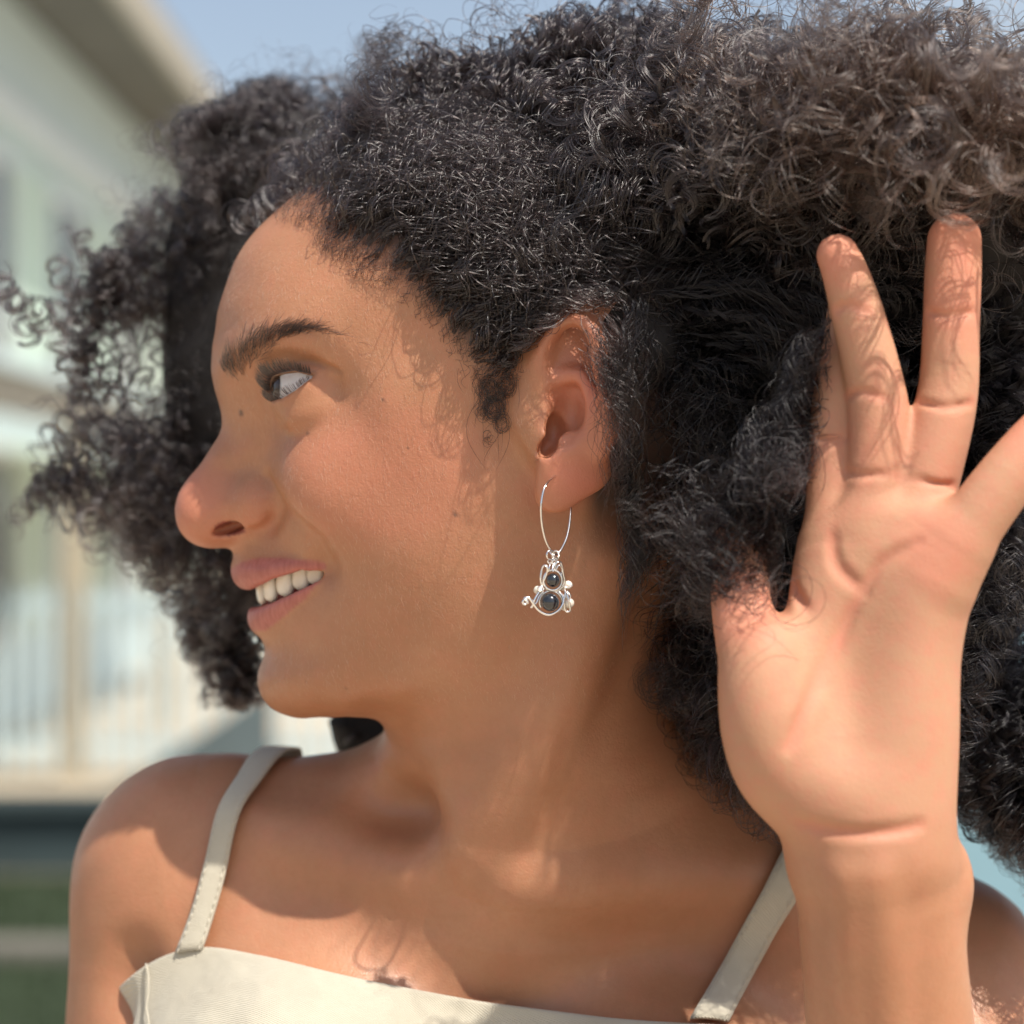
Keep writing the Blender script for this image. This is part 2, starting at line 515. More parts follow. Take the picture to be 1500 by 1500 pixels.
add(chain(P3([(1268, 780, -.134), (1284, 700, -.133), (1287, 610, -.132), (1277, 545, -.131), (1256, 460, -.130), (1238, 400, -.129), (1227, 374, -.128)]), [.0100, .0096, .0094, .0088, .0080, .0070, .0064]), .003)
add(chain(P3([(1335, 780, -.134), (1356, 700, -.134), (1379, 620, -.134), (1390, 560, -.133), (1393, 480, -.132), (1396, 400, -.131), (1398, 352, -.130)]), [.0108, .0104, .0096, .0090, .0086, .0086, .0082]), .003)
add(chain(P3([(1375, 850, -.146), (1420, 775, -.149), (1475, 700, -.150), (1530, 635, -.149), (1585, 580, -.147)]), [.0112, .0096, .0090, .0082, .0070]), .004)
add(chain(P3([(1135, 1040, -.140), (1112, 985, -.138), (1092, 925, -.130), (1084, 860, -.120), (1085, 790, -.112)]), [.0135, .0115, .0095, .0090, .0078]), .006)
# eye: socket hollow, lid shell
EYE = at(462, 572, -.0310); ER = .0142
cut(ell(at(428, 566, -.040), (.0120, .0100, .0085)), .010)
add(ell(at(462, 600, -.0400), (.0100, .0050, .0040), rotm('Y', -22)), .006)
for s in (1, -1):
    c = EYE * np.array([1, s, 1])
    add(ell(c, (ER + .0013,) * 3), .0045)
STAGE = list(OPS)
print('ops', len(OPS), time.time() - T0)
# ------------------------------------------------------------ fine carving that needs the surface first
def groove(pix, rad, k, lift=0.0, y0=-.25):
    P = surf_many(pix, y0)
    P = spline(P, max(4, len(P) * 3))
    P[:, 1] -= lift
    r = rad * np.sin(np.linspace(.12, math.pi - .12, len(P))) ** .6
    P[:, 1] -= np.linspace(-1, 1, len(P)) ** 4 * (.0010 if rad < .002 and pix[0][0] > 1000 else 0)
    return P, r


CREASES = []


def crease(pix, rad=.0010, k=.0016, lift=0.0003):
    if pix[0][0] > 1000: CREASES.append(pix)
    P, r = groove(pix, rad, k, lift)
    cut(chain(P, r), k)


def ridge(pix, rad, k, sink=.001):
    P, r = groove(pix, rad, k, -sink)
    add(chain(P, r), k)


# palm lines, wrist and finger joints
crease([(1217, 785), (1226, 828), (1262, 864)], .0009, .0035)
crease([(1264, 864), (1290, 826), (1340, 792)], .0009, .0035)
crease([(1258, 872), (1228, 934), (1182, 1034), (1156, 1096)], .0009, .004)
crease([(1160, 853), (1180, 892)], .0008, .003)
crease([(1172, 1207), (1236, 1220), (1308, 1217), (1350, 1208)], .0006, .004, 0)
for pl in ([(1240, 582), (1262, 574), (1300, 584)], [(1222, 455), (1245, 448), (1270, 456)], [(1238, 690), (1260, 696), (1300, 694)], [(1345, 590), (1385, 596), (1425, 590)],
           [(1356, 458), (1393, 462), (1430, 456)], [(1310, 694), (1350, 704), (1400, 712)], [(1195, 640), (1215, 646), (1236, 640)], [(1068, 905), (1090, 912), (1112, 904)]):
    crease(pl, .0004, .0026, .0001)
# nostril
P = surf(330, 775)
NO = at(338, 773, -.0125)
cut(ell(NO + (0, .0, .0), (.0066, .0060, .0021), rotm('Y', -18)), .0014)
NO2 = NO * (1, -1, 1); cut(ell(NO2, (.0066, .0060, .0021), rotm('Y', -18)), .0014)
# alar and nasolabial folds
crease([(390, 700), (402, 720), (407, 745), (400, 766), (384, 777), (368, 781)], .0013, .0042)
crease([(415, 750), (436, 778), (460, 800), (474, 822)], .0010, .012)

# mouth: the opening between the lips
MX = [(350, 868, 0), (372, 868, 0), (385, 866, 0), (410, 860, 0), (440, 849, 0), (466, 838, 0)]
C1 = at(402, 872, 0)


def mouth(P):
    """wedge between upper and lower lip lines, read in the mid plane as seen from the front of the mouth"""
    d = P - CAM.astype(np.float32)
    u = 750 + (d @ RGT.astype(np.float32)) / (d @ FWD.astype(np.float32)) / K
    v = 750 - (d @ UP.astype(np.float32)) / (d @ FWD.astype(np.float32)) / K
    top = np.interp(u, [330, 355, 368, 387, 400, 427, 455, 476], [867, 865, 864, 855, 848, 840, 830, 827])
    bot = np.interp(u, [330, 365, 376, 387, 400, 427, 455, 470, 478], [888, 889, 889, 887, 882, 870, 857, 849, 838])
    f = np.maximum(top - v, v - bot) * .00023
    return np.maximum(f, np.maximum(u - 475, 300 - u) * .00023)


MLO, MHI = at(300, 900, -.036), at(478, 820, .036)
MLO = np.minimum(MLO, MHI) - (.01, 0, 0); MHI = np.maximum(at(300, 900, .036), at(478, 820, -.036)); MLO[1] = -.036; MHI[1] = .036
sx = at(352, 860, 0)[0]


def mouth_in(P):
    # only the front 9 mm of the face under the lips is opened, following the arch of the teeth
    e = ell((C1[0] + .0175, 0, C1[2]), (.0345, .0335, .022))[0](P)
    inner = ell((C1[0] + .0175, 0, C1[2]), (.0215, .0215, .022))[0](P)
    return np.maximum(np.maximum(mouth(P), e), -inner)


cut((mouth_in, MLO, MHI), .0012)
# eyelids: the opening between the lids in the eye's own angles
EC = EYE.astype(np.float32)


def lid_curves(a):
    lo = np.interp(a, [-50, -14, 8, 40, 62, 86], [-4, -4, -15, -12, -3, 15])
    up = np.interp(a, [-50, -14, 8, 40, 62, 86], [0, 0, 17, 21, 23, 17])
    return lo, up


def slit(P):
    q = P - EC
    rr = np.linalg.norm(q, axis=1) + 1e-9
    a = np.degrees(np.arctan2(-q[:, 1], -q[:, 0])); e = np.degrees(np.arcsin(q[:, 2] / rr))
    lo, up = lid_curves(a)
    f = np.maximum(lo - e, e - up) * (math.pi / 180) * ER
    f = np.maximum(f, np.maximum(-14 - a, a - 88) * (math.pi / 180) * ER)
    return np.maximum(f, np.abs(rr - ER - .001) - .0042)


cut((slit, EYE - .02, EYE + .02), .0007)
crease([(410, 545), (422, 536), (442, 531), (462, 532), (482, 538), (498, 545)], .0009, .0020)          # upper lid fold
ridge([(1255, 1520), (1250, 1400), (1245, 1290)], .0030, .010, .0026)
ridge([(1305, 1520), (1300, 1400), (1290, 1290)], .0026, .010, .0024)
# collar bones and the notch of the throat
ridge([(600, 1285), (520, 1255), (430, 1235), (370, 1215)], .006, .020, .0035)
ridge([(760, 1300), (880, 1295), (1000, 1290), (1120, 1290)], .005, .022, .0045)
crease([(196, 1490), (190, 1450), (196, 1410)], .0010, .02, 0)                         # fold of the arm pit


# ------------------------------------------------------------ sparse surface nets
def polygonise(lo, hi, h, ops=None, B=8):
    nb = np.ceil((hi - lo) / (h * B)).astype(int)
    I = np.stack(np.meshgrid(*[np.arange(k) for k in nb], indexing='ij'), -1).reshape(-1, 3)
    C = lo + (I + .5) * h * B
    F = np.concatenate([field(C[i:i + 60000], None, None, ops) for i in range(0, len(C), 60000)])
    act = np.abs(F) < h * B * .87 * 1.6 + .002
    I = I[act]
    o = np.stack(np.meshgrid(*[np.arange(B + 1)] * 3, indexing='ij'), -1).reshape(-1, 3)
    N = (nb * B + 2).astype(np.int64)
    KEY, VX, EK = [], [], []
    # group blocks by super block so primitives can be culled
    sup = (I // 4); order = np.lexsort((sup[:, 2], sup[:, 1], sup[:, 0])); I = I[order]; sup = sup[order]
    cuts_ = np.flatnonzero(np.any(np.diff(sup, axis=0) != 0, axis=1)) + 1
    for blk in np.split(I, cuts_):
        G = blk[:, None] * B + o[None]
        P = (lo + G * h).reshape(-1, 3)
        V = field(P, P.min(0), P.max(0), ops).reshape(-1, B + 1, B + 1, B + 1)
        S = V < 0
        c = [(i, j, k) for i in (0, 1) for j in (0, 1) for k in (0, 1)]
        sl = lambda A_, i, j, k: A_[:, i:B + i, j:B + j, k:B + k]
        cnt = sum(sl(S, *t).astype(np.int8) for t in c)
        b, x, y, z = np.nonzero((cnt > 0) & (cnt < 8))
        if len(b) == 0: continue
        acc = np.zeros((len(b), 3)); num = np.zeros(len(b))
        for ax in range(3):
            for p in (0, 1):
                for q in (0, 1):
                    d0 = [0, 0, 0]; oth = [k for k in range(3) if k != ax]
                    d0[oth[0]] = p; d0[oth[1]] = q; d1 = list(d0); d1[ax] = 1
                    a0 = V[b, x + d0[0], y + d0[1], z + d0[2]]; a1 = V[b, x + d1[0], y + d1[1], z + d1[2]]
                    m = (a0 < 0) != (a1 < 0)
                    t = a0 / (a0 - a1 + 1e-20)
                    pos = np.array(d0, float)[None].repeat(len(b), 0); pos[:, ax] = t
                    acc += pos * m[:, None]; num += m
        g = blk[b] * B + np.stack([x, y, z], -1)
        VX.append(lo + (g + acc / num[:, None]) * h)
        KEY.append((g[:, 0] * N[1] + g[:, 1]) * N[2] + g[:, 2])
        for ax in range(3):
            d = [0, 0, 0]; d[ax] = 1
            s0 = sl(S, 0, 0, 0); s1 = sl(S, *d)
            b, x, y, z = np.nonzero(s0 != s1)
            g = blk[b] * B + np.stack([x, y, z], -1)
            EK.append(np.column_stack([g, np.full(len(b), ax), s0[b, x, y, z]]))
    KEY = np.concatenate(KEY); VX = np.concatenate(VX); EK = np.concatenate(EK)
    so = np.argsort(KEY); KEY = KEY[so]; VX = VX[so]
    quads = []
    for ax in range(3):
        e = EK[EK[:, 3] == ax]; g = e[:, :3].astype(np.int64)
        u, v = [(1, 2), (2, 0), (0, 1)][ax]
        ids = []; ok = np.ones(len(g), bool)
        for du, dv in ((0, 0), (1, 0), (1, 1), (0, 1)):
            c = g.copy(); c[:, u] -= du; c[:, v] -= dv
            k = (c[:, 0] * N[1] + c[:, 1]) * N[2] + c[:, 2]
            j = np.clip(np.searchsorted(KEY, k), 0, len(KEY) - 1)
            ok &= KEY[j] == k; ids.append(j)
        Q = np.stack(ids, -1)[ok]; s = e[ok, 4] > 0
        Q[~s] = Q[~s][:, ::-1]
        quads.append(Q)
    return VX, np.concatenate(quads)


def grad(V, ops=None, e=.0004):
    g = np.stack([field(V + np.eye(3)[i] * e, None, None, ops) - field(V - np.eye(3)[i] * e, None, None, ops) for i in range(3)], -1)
    return g / (2 * e)


def cells(V, F, lo, hi): return None


def fast_mesh(name, V, F, mat, parent):
    me = bpy.data.meshes.new(name)
    me.vertices.add(len(V)); me.vertices.foreach_set('co', V.astype(np.float32).ravel())
    me.loops.add(len(F) * 4); me.loops.foreach_set('vertex_index', F.astype(np.int32).ravel())
    me.polygons.add(len(F)); me.polygons.foreach_set('loop_start', np.arange(0, len(F) * 4, 4, dtype=np.int32))
    me.polygons.foreach_set('use_smooth', np.ones(len(F), bool))
    me.update(calc_edges=True); me.validate()
    if mat: me.materials.append(mat)
    return link(bpy.data.objects.new(name, me), parent)


H_STEP = .00105
LO = np.array([-.185, -.205, -.285]); HI = np.array([.27, .135, .145])
BV, BF = polygonise(LO, HI, H_STEP)
print('polygonised', len(BV), time.time() - T0)


def project(V, n=1):
    """move the net onto the implicit surface, in spatial groups so that far primitives are skipped"""
    key = ((V - LO) / .045).astype(int); key = key[:, 0] * 10000 + key[:, 1] * 100 + key[:, 2]
    o = np.argsort(key, kind='stable'); N_ = np.zeros_like(V)
    for idx in np.split(o, np.flatnonzero(np.diff(key[o])) + 1):
        P = V[idx]; lo, hi = P.min(0), P.max(0); e = .0003
        for _ in range(n):
            f0 = field(P, lo, hi)
            g = np.stack([field(P + np.eye(3)[i] * e, lo, hi) - f0 for i in range(3)], -1) / e
            gn = np.linalg.norm(g, axis=1) + 1e-6
            st = np.clip(f0 / gn, -.0006, .0006)
            P = P - g / gn[:, None] * st[:, None]
        V[idx] = P; N_[idx] = g / gn[:, None]
    return V, N_


BV, BN = project(BV, 1)
print('projected', time.time() - T0)


def to_px(V):
    d = V - CAM
    f = d @ FWD
    return 750 + (d @ RGT) / f / K, 750 - (d @ UP) / f / K


# ------------------------------------------------------------ colour of the skin itself: lips, warm and pale zones, moles
def blob(P, c, r, soft=1.0):
    q = ((P - np.asarray(c)) / np.asarray(r)); d = np.sqrt((q * q).sum(1))
    return np.clip((1.15 - d) / .5 / soft, 0, 1)


def near(P, pl, r0, r1):
    d = chain(pl, np.zeros(len(pl)))[0](P.astype(np.float32))
    return np.clip((r1 - d) / (r1 - r0), 0, 1)


def skin_tones(V):
    n = len(V)
    tone = np.zeros((n, 4), np.float32); mark = np.zeros((n, 4), np.float32)
    tone[:, 3] = mark[:, 3] = 1
    u, v = to_px(V)
    face = (V[:, 0] < at(480, 850, 0)[0]) & (np.abs(V[:, 1]) < .04) & (V[:, 2] > at(0, 960, 0)[2]) & (V[:, 2] < at(0, 800, 0)[2])
    # vermilion of the lips, between their outlines
    def sm(x, a, b): t = np.clip((x - a) / (b - a), 0, 1); return t * t * (3 - 2 * t)
    ut = np.interp(u, [335, 342, 357, 380, 413, 440, 467, 480], [834, 830, 822, 817, 817, 820, 822, 826])
    ub = np.interp(u, [335, 356, 368, 387, 400, 427, 455, 480], [872, 868, 866, 857, 850, 842, 832, 828])
    L1 = sm(v, ut - 2.5, ut + 2.5) * (1 - sm(v, ub + 4, ub + 8)) * (1 - sm(u, 476, 480))
    lt = np.interp(u, [360, 376, 400, 427, 455, 470], [884, 887, 880, 868, 855, 847])
    lb = np.interp(u, [360, 372, 390, 407, 427, 447, 460, 480], [926, 925, 924, 911, 894, 878, 861, 838])
    L2 = sm(v, lt - 6, lt - 2) * (1 - sm(v, lb - 3, lb + 2)) * (1 - sm(u, 466, 472))
    lips = np.clip(L1 + L2, 0, 1) * face
    tone[:, 0] = lips
    # reddish nose, ear rim, cheeks, finger ends
    red = .48 * blob(V, at(300, 745, 0), (.022, .02, .018)) + .30 * blob(V, at(378, 745, -.015), (.010, .012, .010))
    red += .30 * blob(V, at(560, 700, -.055), (.040, .03, .026)) + .45 * blob(V, at(855, 640, -.084), (.014, .03, .026)) + .30 * blob(V, at(850, 520, -.084), (.016, .03, .02))
    red += .30 * blob(V, at(820, 720, -.077), (.016, .02, .012))
    hand = (V[:, 1] < -.100) & (V[:, 0] > .09)
    for c in (at(1210, 360, -.13), at(1398, 340, -.131), at(1360, 810, -.145), at(1090, 900, -.13), at(1520, 640, -.15), at(1395, 450, -.131)):
        red += .45 * blob(V, c, (.012, .03, .014)) * hand
    for c in (at(1225, 700, -.125), at(1285, 640, -.13), at(1370, 660, -.134)):
        red += .18 * blob(V, c, (.012, .03, .02)) * hand
    tone[:, 1] = np.clip(red, 0, .75)
    hi_ = np.flatnonzero(hand)
    for pix in CREASES:
        pl = np.array(surf_many(pix)); d = chain(spline(pl, len(pl) * 4), np.zeros(len(pl) * 4), False)[0](V[hi_].astype(np.float32))
        mark[hi_, 0] = np.maximum(mark[hi_, 0], np.clip((.0016 - d) / .0012, 0, 1) * .20)
        tone[hi_, 1] = np.maximum(tone[hi_, 1], np.clip((.0028 - d) / .002, 0, 1) * .35)
    wr = np.clip((1290 - v) / 120, 0, 1)
    tone[:, 2] = hand * wr * np.clip(.35 - BN_of(V)[:, 1], 0, 1) * .75
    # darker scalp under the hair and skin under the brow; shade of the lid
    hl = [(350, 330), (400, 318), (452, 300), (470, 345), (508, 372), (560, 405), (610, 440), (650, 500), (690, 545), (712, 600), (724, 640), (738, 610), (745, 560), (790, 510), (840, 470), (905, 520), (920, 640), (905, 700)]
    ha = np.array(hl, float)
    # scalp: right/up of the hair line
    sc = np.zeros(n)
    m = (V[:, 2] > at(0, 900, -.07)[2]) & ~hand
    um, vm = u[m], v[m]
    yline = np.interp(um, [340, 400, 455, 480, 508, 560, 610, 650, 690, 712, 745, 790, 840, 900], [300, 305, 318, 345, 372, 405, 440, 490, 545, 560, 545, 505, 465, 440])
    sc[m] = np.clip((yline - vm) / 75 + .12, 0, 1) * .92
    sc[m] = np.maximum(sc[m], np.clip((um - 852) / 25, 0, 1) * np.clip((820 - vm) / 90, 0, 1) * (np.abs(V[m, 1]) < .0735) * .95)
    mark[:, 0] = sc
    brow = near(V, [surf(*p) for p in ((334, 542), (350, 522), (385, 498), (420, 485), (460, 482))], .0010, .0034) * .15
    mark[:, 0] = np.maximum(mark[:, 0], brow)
    for (a, b), r in (((353, 605), .0011), ((667, 754), .0009), ((451, 633), .0006), ((561, 586), .0004), ((597, 657), .0003), ((447, 996), .0004), ((505, 1008), .0004)):
        c = surf(a, b); d = np.linalg.norm(V - c, axis=1)
        mark[:, 1] = np.maximum(mark[:, 1], np.clip((r * 1.4 - d) / (r * .7), 0, 1) * .8)
    ii = (mouth_in(V.astype(np.float32)) < .0022) & (V[:, 0] > at(392, 870, 0)[0] + .0) & (np.abs(V[:, 1]) < .026) & (np.linalg.norm((V - (C1[0] + .0175, 0, C1[2])) / (.0225, .0225, .03), axis=1) < 1.12)
    mark[:, 2] = ii * 1.0
    nz = np.linalg.norm((V - NO) / (.0060, .0050, .0030), axis=1) < 1.0
    mark[:, 2] = np.maximum(mark[:, 2], nz * .8)
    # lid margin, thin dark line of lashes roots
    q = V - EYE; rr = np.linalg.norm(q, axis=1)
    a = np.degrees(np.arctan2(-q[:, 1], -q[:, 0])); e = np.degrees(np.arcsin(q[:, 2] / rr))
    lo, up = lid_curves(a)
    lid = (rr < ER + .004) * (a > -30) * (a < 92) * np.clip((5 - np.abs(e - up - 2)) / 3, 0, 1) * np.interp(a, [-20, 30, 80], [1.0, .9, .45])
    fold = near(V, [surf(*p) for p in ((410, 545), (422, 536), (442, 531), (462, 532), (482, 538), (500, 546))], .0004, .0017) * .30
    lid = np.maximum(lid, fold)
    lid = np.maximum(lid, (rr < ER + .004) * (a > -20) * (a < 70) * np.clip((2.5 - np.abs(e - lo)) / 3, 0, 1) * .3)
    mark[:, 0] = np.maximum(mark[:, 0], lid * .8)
    return tone, mark


def BN_of(V): return BN


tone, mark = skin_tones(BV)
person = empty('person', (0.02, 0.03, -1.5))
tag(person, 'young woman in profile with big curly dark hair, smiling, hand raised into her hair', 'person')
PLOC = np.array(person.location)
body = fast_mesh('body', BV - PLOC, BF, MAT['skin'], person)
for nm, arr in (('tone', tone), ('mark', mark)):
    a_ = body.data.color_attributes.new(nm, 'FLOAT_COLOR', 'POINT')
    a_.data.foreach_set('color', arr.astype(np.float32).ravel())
print('body', len(body.data.vertices), time.time() - T0)
# ------------------------------------------------------------ small parts of the person
def rel(v): return np.asarray(v, float) - PLOC


m = NM('eye_white'); nz = m.noise(300)
m.l(m.ramp(nz.outputs[0], [(.3, (.50, .45, .43)), (.7, (.62, .57, .55))]), m.b.inputs['Base Color'])
MAT['sclera'] = m.set(Roughness=.12, Subsurface_Weight=.1, Subsurface_Scale=.003, Coat_Weight=.15)
MAT['iris'] = simple('iris', (.035, .016, .008), .15, .5, 900)
MAT['pupil'] = simple('pupil', (.003, .003, .003), .08)
m = NM('tooth'); nz = m.noise(160)
m.l(m.ramp(nz.outputs[0], [(.3, (.70, .62, .50)), (.7, (.78, .72, .61))]), m.b.inputs['Base Color'])
MAT['tooth'] = m.set(Roughness=.2, Subsurface_Weight=.2, Subsurface_Radius=(1, .8, .6), Subsurface_Scale=.002, Coat_Weight=.3)

GAZE = np.array([-1.0, -.13, .04]); GAZE /= np.linalg.norm(GAZE)


def cap(c, r, d, ang, seg=28, rings=8, bulge=0.0):
    d = np.array(d, float); d /= np.linalg.norm(d)
    u = np.cross(d, [0, 0, 1.0]); u /= np.linalg.norm(u); w_ = np.cross(d, u)
    V = [c + d * (r + bulge)]
    for i in range(1, rings + 1):
        t = R(ang) * i / rings
        rr = r + bulge * (1 - (i / rings) ** 2)
        for k in range(seg):
            p = 2 * math.pi * k / seg
            V.append(c + rr * (d * math.cos(t) + (u * math.cos(p) + w_ * math.sin(p)) * math.sin(t)))
    F = [(0, 1 + k, 1 + (k + 1) % seg) for k in range(seg)]
    for i in range(rings - 1):
        a = 1 + i * seg
        F += [(a + k, a + seg + k, a + seg + (k + 1) % seg, a + (k + 1) % seg) for k in range(seg)]
    return V, F


for s in (1, -1):
    c = rel(EYE * np.array([1, s, 1]))
    g = GAZE * np.array([1, 1, 1])
    b = MB(); b.ball(c, ER - .0002, 48, 32)
    eye = b.build('eye', MAT['sclera'], person)
    b = MB(); b.add(*cap(c, ER + .00005, g, 24, bulge=.0007)); b.build('iris', MAT['iris'], eye)
    b = MB(); b.add(*cap(c, ER + .0008, g, 9)); b.build('pupil', MAT['pupil'], eye)

# teeth: (u centre, v of the cutting edge, half arch width h, half width mm, point)
TEETH = [(384, 885, .0045, 4.3, .2), (397, 881, .0120, 3.5, .3), (418, 873, .0170, 3.9, .8), (441, 864, .0206, 3.6, .6), (463, 856, .0234, 3.8, .4)]


def tooth(c, out_, hw, hh, ht, pt, s):
    """a rounded crown: c centre, out_ outward normal in the horizontal plane"""
    o = np.array([out_[0], out_[1], 0]); o /= np.linalg.norm(o); tt = np.array([-o[1], o[0], 0])
    V, F = [], []
    nu, nv = 14, 12
    for j in range(nv + 1):
        z = -1 + 2 * j / nv
        for i in range(nu):
            a = 2 * math.pi * i / nu
            cx, sx_ = math.cos(a), math.sin(a)
            X = abs(cx) ** .55 * (1 if cx > 0 else -1); Y = abs(sx_) ** .8 * (1 if sx_ > 0 else -1)
            k = (1 - abs(z) ** (4 if z < 0 else 6)) ** .5 if abs(z) < 1 else .02
            k = max(k, .03)
            wz = .86 + .14 * (-z) - pt * .25 * max(0, -z) ** 2
            V.append(c + tt * X * hw * k * wz + o * (Y * ht * k * (.8 + .2 * z)) + np.array([0, 0, hh * z - (0 if z > 0 else 0)]))
    for j in range(nv):
        for i in range(nu):
            a = j * nu + i; b_ = j * nu + (i + 1) % nu
            F.append((a, b_, b_ + nu, a + nu))
    F.append(tuple(range(nu))[::-1]); F.append(tuple(nv * nu + k for k in range(nu)))
    return V, F


for s in (1, -1):
    for i, (u_, v_, h_, hw, pt) in enumerate(TEETH):
        p = at(u_, v_, -h_); p[1] *= s
        prev = TEETH[max(i - 1, 0)]; nxt = TEETH[min(i + 1, 4)]
        a = at(prev[0], 0, -prev[2]) if i else at(387, 0, .0045); b = at(nxt[0], 0, -nxt[2])
        tg = (b - a)[:2]; nrm = np.array([-abs(tg[1]), -abs(tg[0])])
        if s < 0: nrm[1] *= -1
        b = MB()
        b.add(*tooth(rel(p + (0, 0, .0052)), nrm, hw * .001, .0056, .0027, pt, s))
        b.build('tooth', MAT['tooth'], person)

# ------------------------------------------------------------ hair made of real strands (curves)
def hair_mat(name, col, rough=.28, var=.25, melanin=None):
    mt = bpy.data.materials.new(name); mt.use_nodes = True
    t = mt.node_tree; t.nodes.clear()
    o = t.nodes.new('ShaderNodeOutputMaterial')
    h = t.nodes.new('ShaderNodeBsdfHairPrincipled')
    h.model = 'CHIANG'; h.parametrization = 'COLOR'
    hi = t.nodes.new('ShaderNodeHairInfo')
    mx = t.nodes.new('ShaderNodeMix'); mx.data_type = 'RGBA'
    mx.inputs[6].default_value = (*[c * (1 - var) for c in col], 1); mx.inputs[7].default_value = (*[min(1, c * (1 + var)) for c in col], 1)
    t.links.new(hi.outputs['Random'], mx.inputs[0]); t.links.new(mx.outputs[2], h.inputs['Color'])
    h.inputs['Roughness'].default_value = rough; h.inputs['Radial Roughness'].default_value = .45
    h.inputs['Coat'].default_value = 0; h.inputs['IOR'].default_value = 1.55
    h.inputs['Random Roughness'].default_value = .3
    t.links.new(h.outputs[0], o.inputs[0])
    return mt


def strands(name, P, r0, mat, parent, kind=None, label=None, taper=True):
    """P: (n strands, k points, 3) in world coordinates; r0 radius in metres (scalar or per strand)"""
    n, k, _ = P.shape
    c = bpy.data.hair_curves.new(name)
    c.add_curves([k] * n)
    c.attributes['position'].data.foreach_set('vector', (P - PLOC).astype(np.float32).ravel())
    t = np.linspace(0, 1, k)
    prof = np.clip((1.02 - t) / .25, .25, 1) if taper else np.ones(k)
    rad = (np.broadcast_to(np.asarray(r0, float).reshape(-1, 1), (n, 1)) * prof[None]).astype(np.float32)
    a = c.attributes.get('radius') or c.attributes.new('radius', 'FLOAT', 'POINT')
    a.data.foreach_set('value', rad.ravel())
    c.materials.append(mat)
    o = link(bpy.data.objects.new(name, c), parent)
    tag(o, label, kind=kind)
    return o


MAT['hair'] = hair_mat('hair_dark', (.010, .007, .007), .16, .5)
MAT['brow'] = hair_mat('brow_hair', (.009, .006, .005), .3, .3)
MAT['lash'] = hair_mat('lash_hair', (.012, .010, .010), .3, .2)


def nrm_at(P):
    g = np.stack([field(P + np.eye(3)[i] * .0005) - field(P - np.eye(3)[i] * .0005) for i in range(3)], -1)
    return g / (np.linalg.norm(g, axis=1)[:, None] + 1e-9)


# eyebrow
def brow_strands(n):
    u = rng.uniform(328, 540, n)
    top = np.interp(u, [328, 340, 367, 397, 427, 457, 500, 540], [535, 514, 490, 478, 475, 477, 486, 505])
    bot = np.interp(u, [328, 335, 350, 373, 400, 427, 457, 500, 540], [548, 556, 560, 536, 508, 494, 488, 494, 510])
    q = rng.beta(1.6, 1.6, n)
    v = top + (bot - top) * q
    keep = rng.random(n) < np.interp(u, [328, 345, 430, 460, 490, 540], [.7, 1, .9, .22, .05, .0])
    u, v, q = u[keep], v[keep], q[keep]
    root = surf_many(list(zip(u, v)), -.10, .0)
    # direction on the picture plane: up at the inner end, towards the tail further out
    ang = np.radians(np.interp(u, [328, 350, 380, 430, 480, 540], [88, 70, 50, 28, 10, -16]) + np.where(q > .5, 6, -22 * (1 - q)) + rng.normal(0, 11, len(u)))
    L = rng.uniform(.0042, .0085, len(u)) * np.interp(u, [328, 350, 540], [.75, 1, .8])
    k = 7
    N = nrm_at(root)
    d = RGT[None] * np.cos(ang)[:, None] + UP[None] * np.sin(ang)[:, None]
    d = d - N * (d * N).sum(1)[:, None]; d /= np.linalg.norm(d, axis=1)[:, None]
    side = np.cross(N, d)
    t = np.linspace(0, 1, k)[None, :, None]
    cv = rng.normal(0, .18, len(u))[:, None, None]
    return root[:, None] + d[:, None] * t * L[:, None, None] + side[:, None] * (t ** 2) * L[:, None, None] * cv + N[:, None] * (.0002 + .0007 * np.sin(t * 2.6)) * 1.0


PB = brow_strands(1050)
strands('eyebrow', PB, .000052, MAT['brow'], person)
PB2 = PB * np.array([1, -1, 1]); strands('eyebrow', PB2, .00006, MAT['brow'], person)

# eyelashes along both lid edges
def lashes(n, upper):
    a = rng.uniform(-22, 84, n); lo, up = lid_curves(a)
    e = (up if upper else lo)
    ar, er = np.radians(a), np.radians(e)
    rd = np.stack([-np.cos(er) * np.cos(ar), -np.cos(er) * np.sin(ar), np.sin(er)], -1)
    root = EYE + rd * (ER + .0013)
    L = (rng.uniform(.0048, .0072, n) if upper else rng.uniform(.003, .0045, n)) * np.interp(a, [-42, -10, 60, 76], [.6, 1, 1, .7])
    t = np.linspace(0, 1, 8)[None, :, None]
    out_ = rd.copy(); out_[:, 2] = -.20 if upper else .25
    out_[:, 1] += rng.normal(0, .16, n) - .15; out_[:, 0] -= .15
    out_ /= np.linalg.norm(out_, axis=1)[:, None]
    upv = np.array([0, 0, 1.0 if upper else .5])
    return root[:, None] + out_[:, None] * t * L[:, None, None] * .85 + upv * (t ** 2) * L[:, None, None] * .75


for s in (1, -1):
    P = np.concatenate([lashes(260, True), lashes(110, False)]) * np.array([1, s, 1])
    strands('eyelash', P, .00008, MAT['lash'], person)

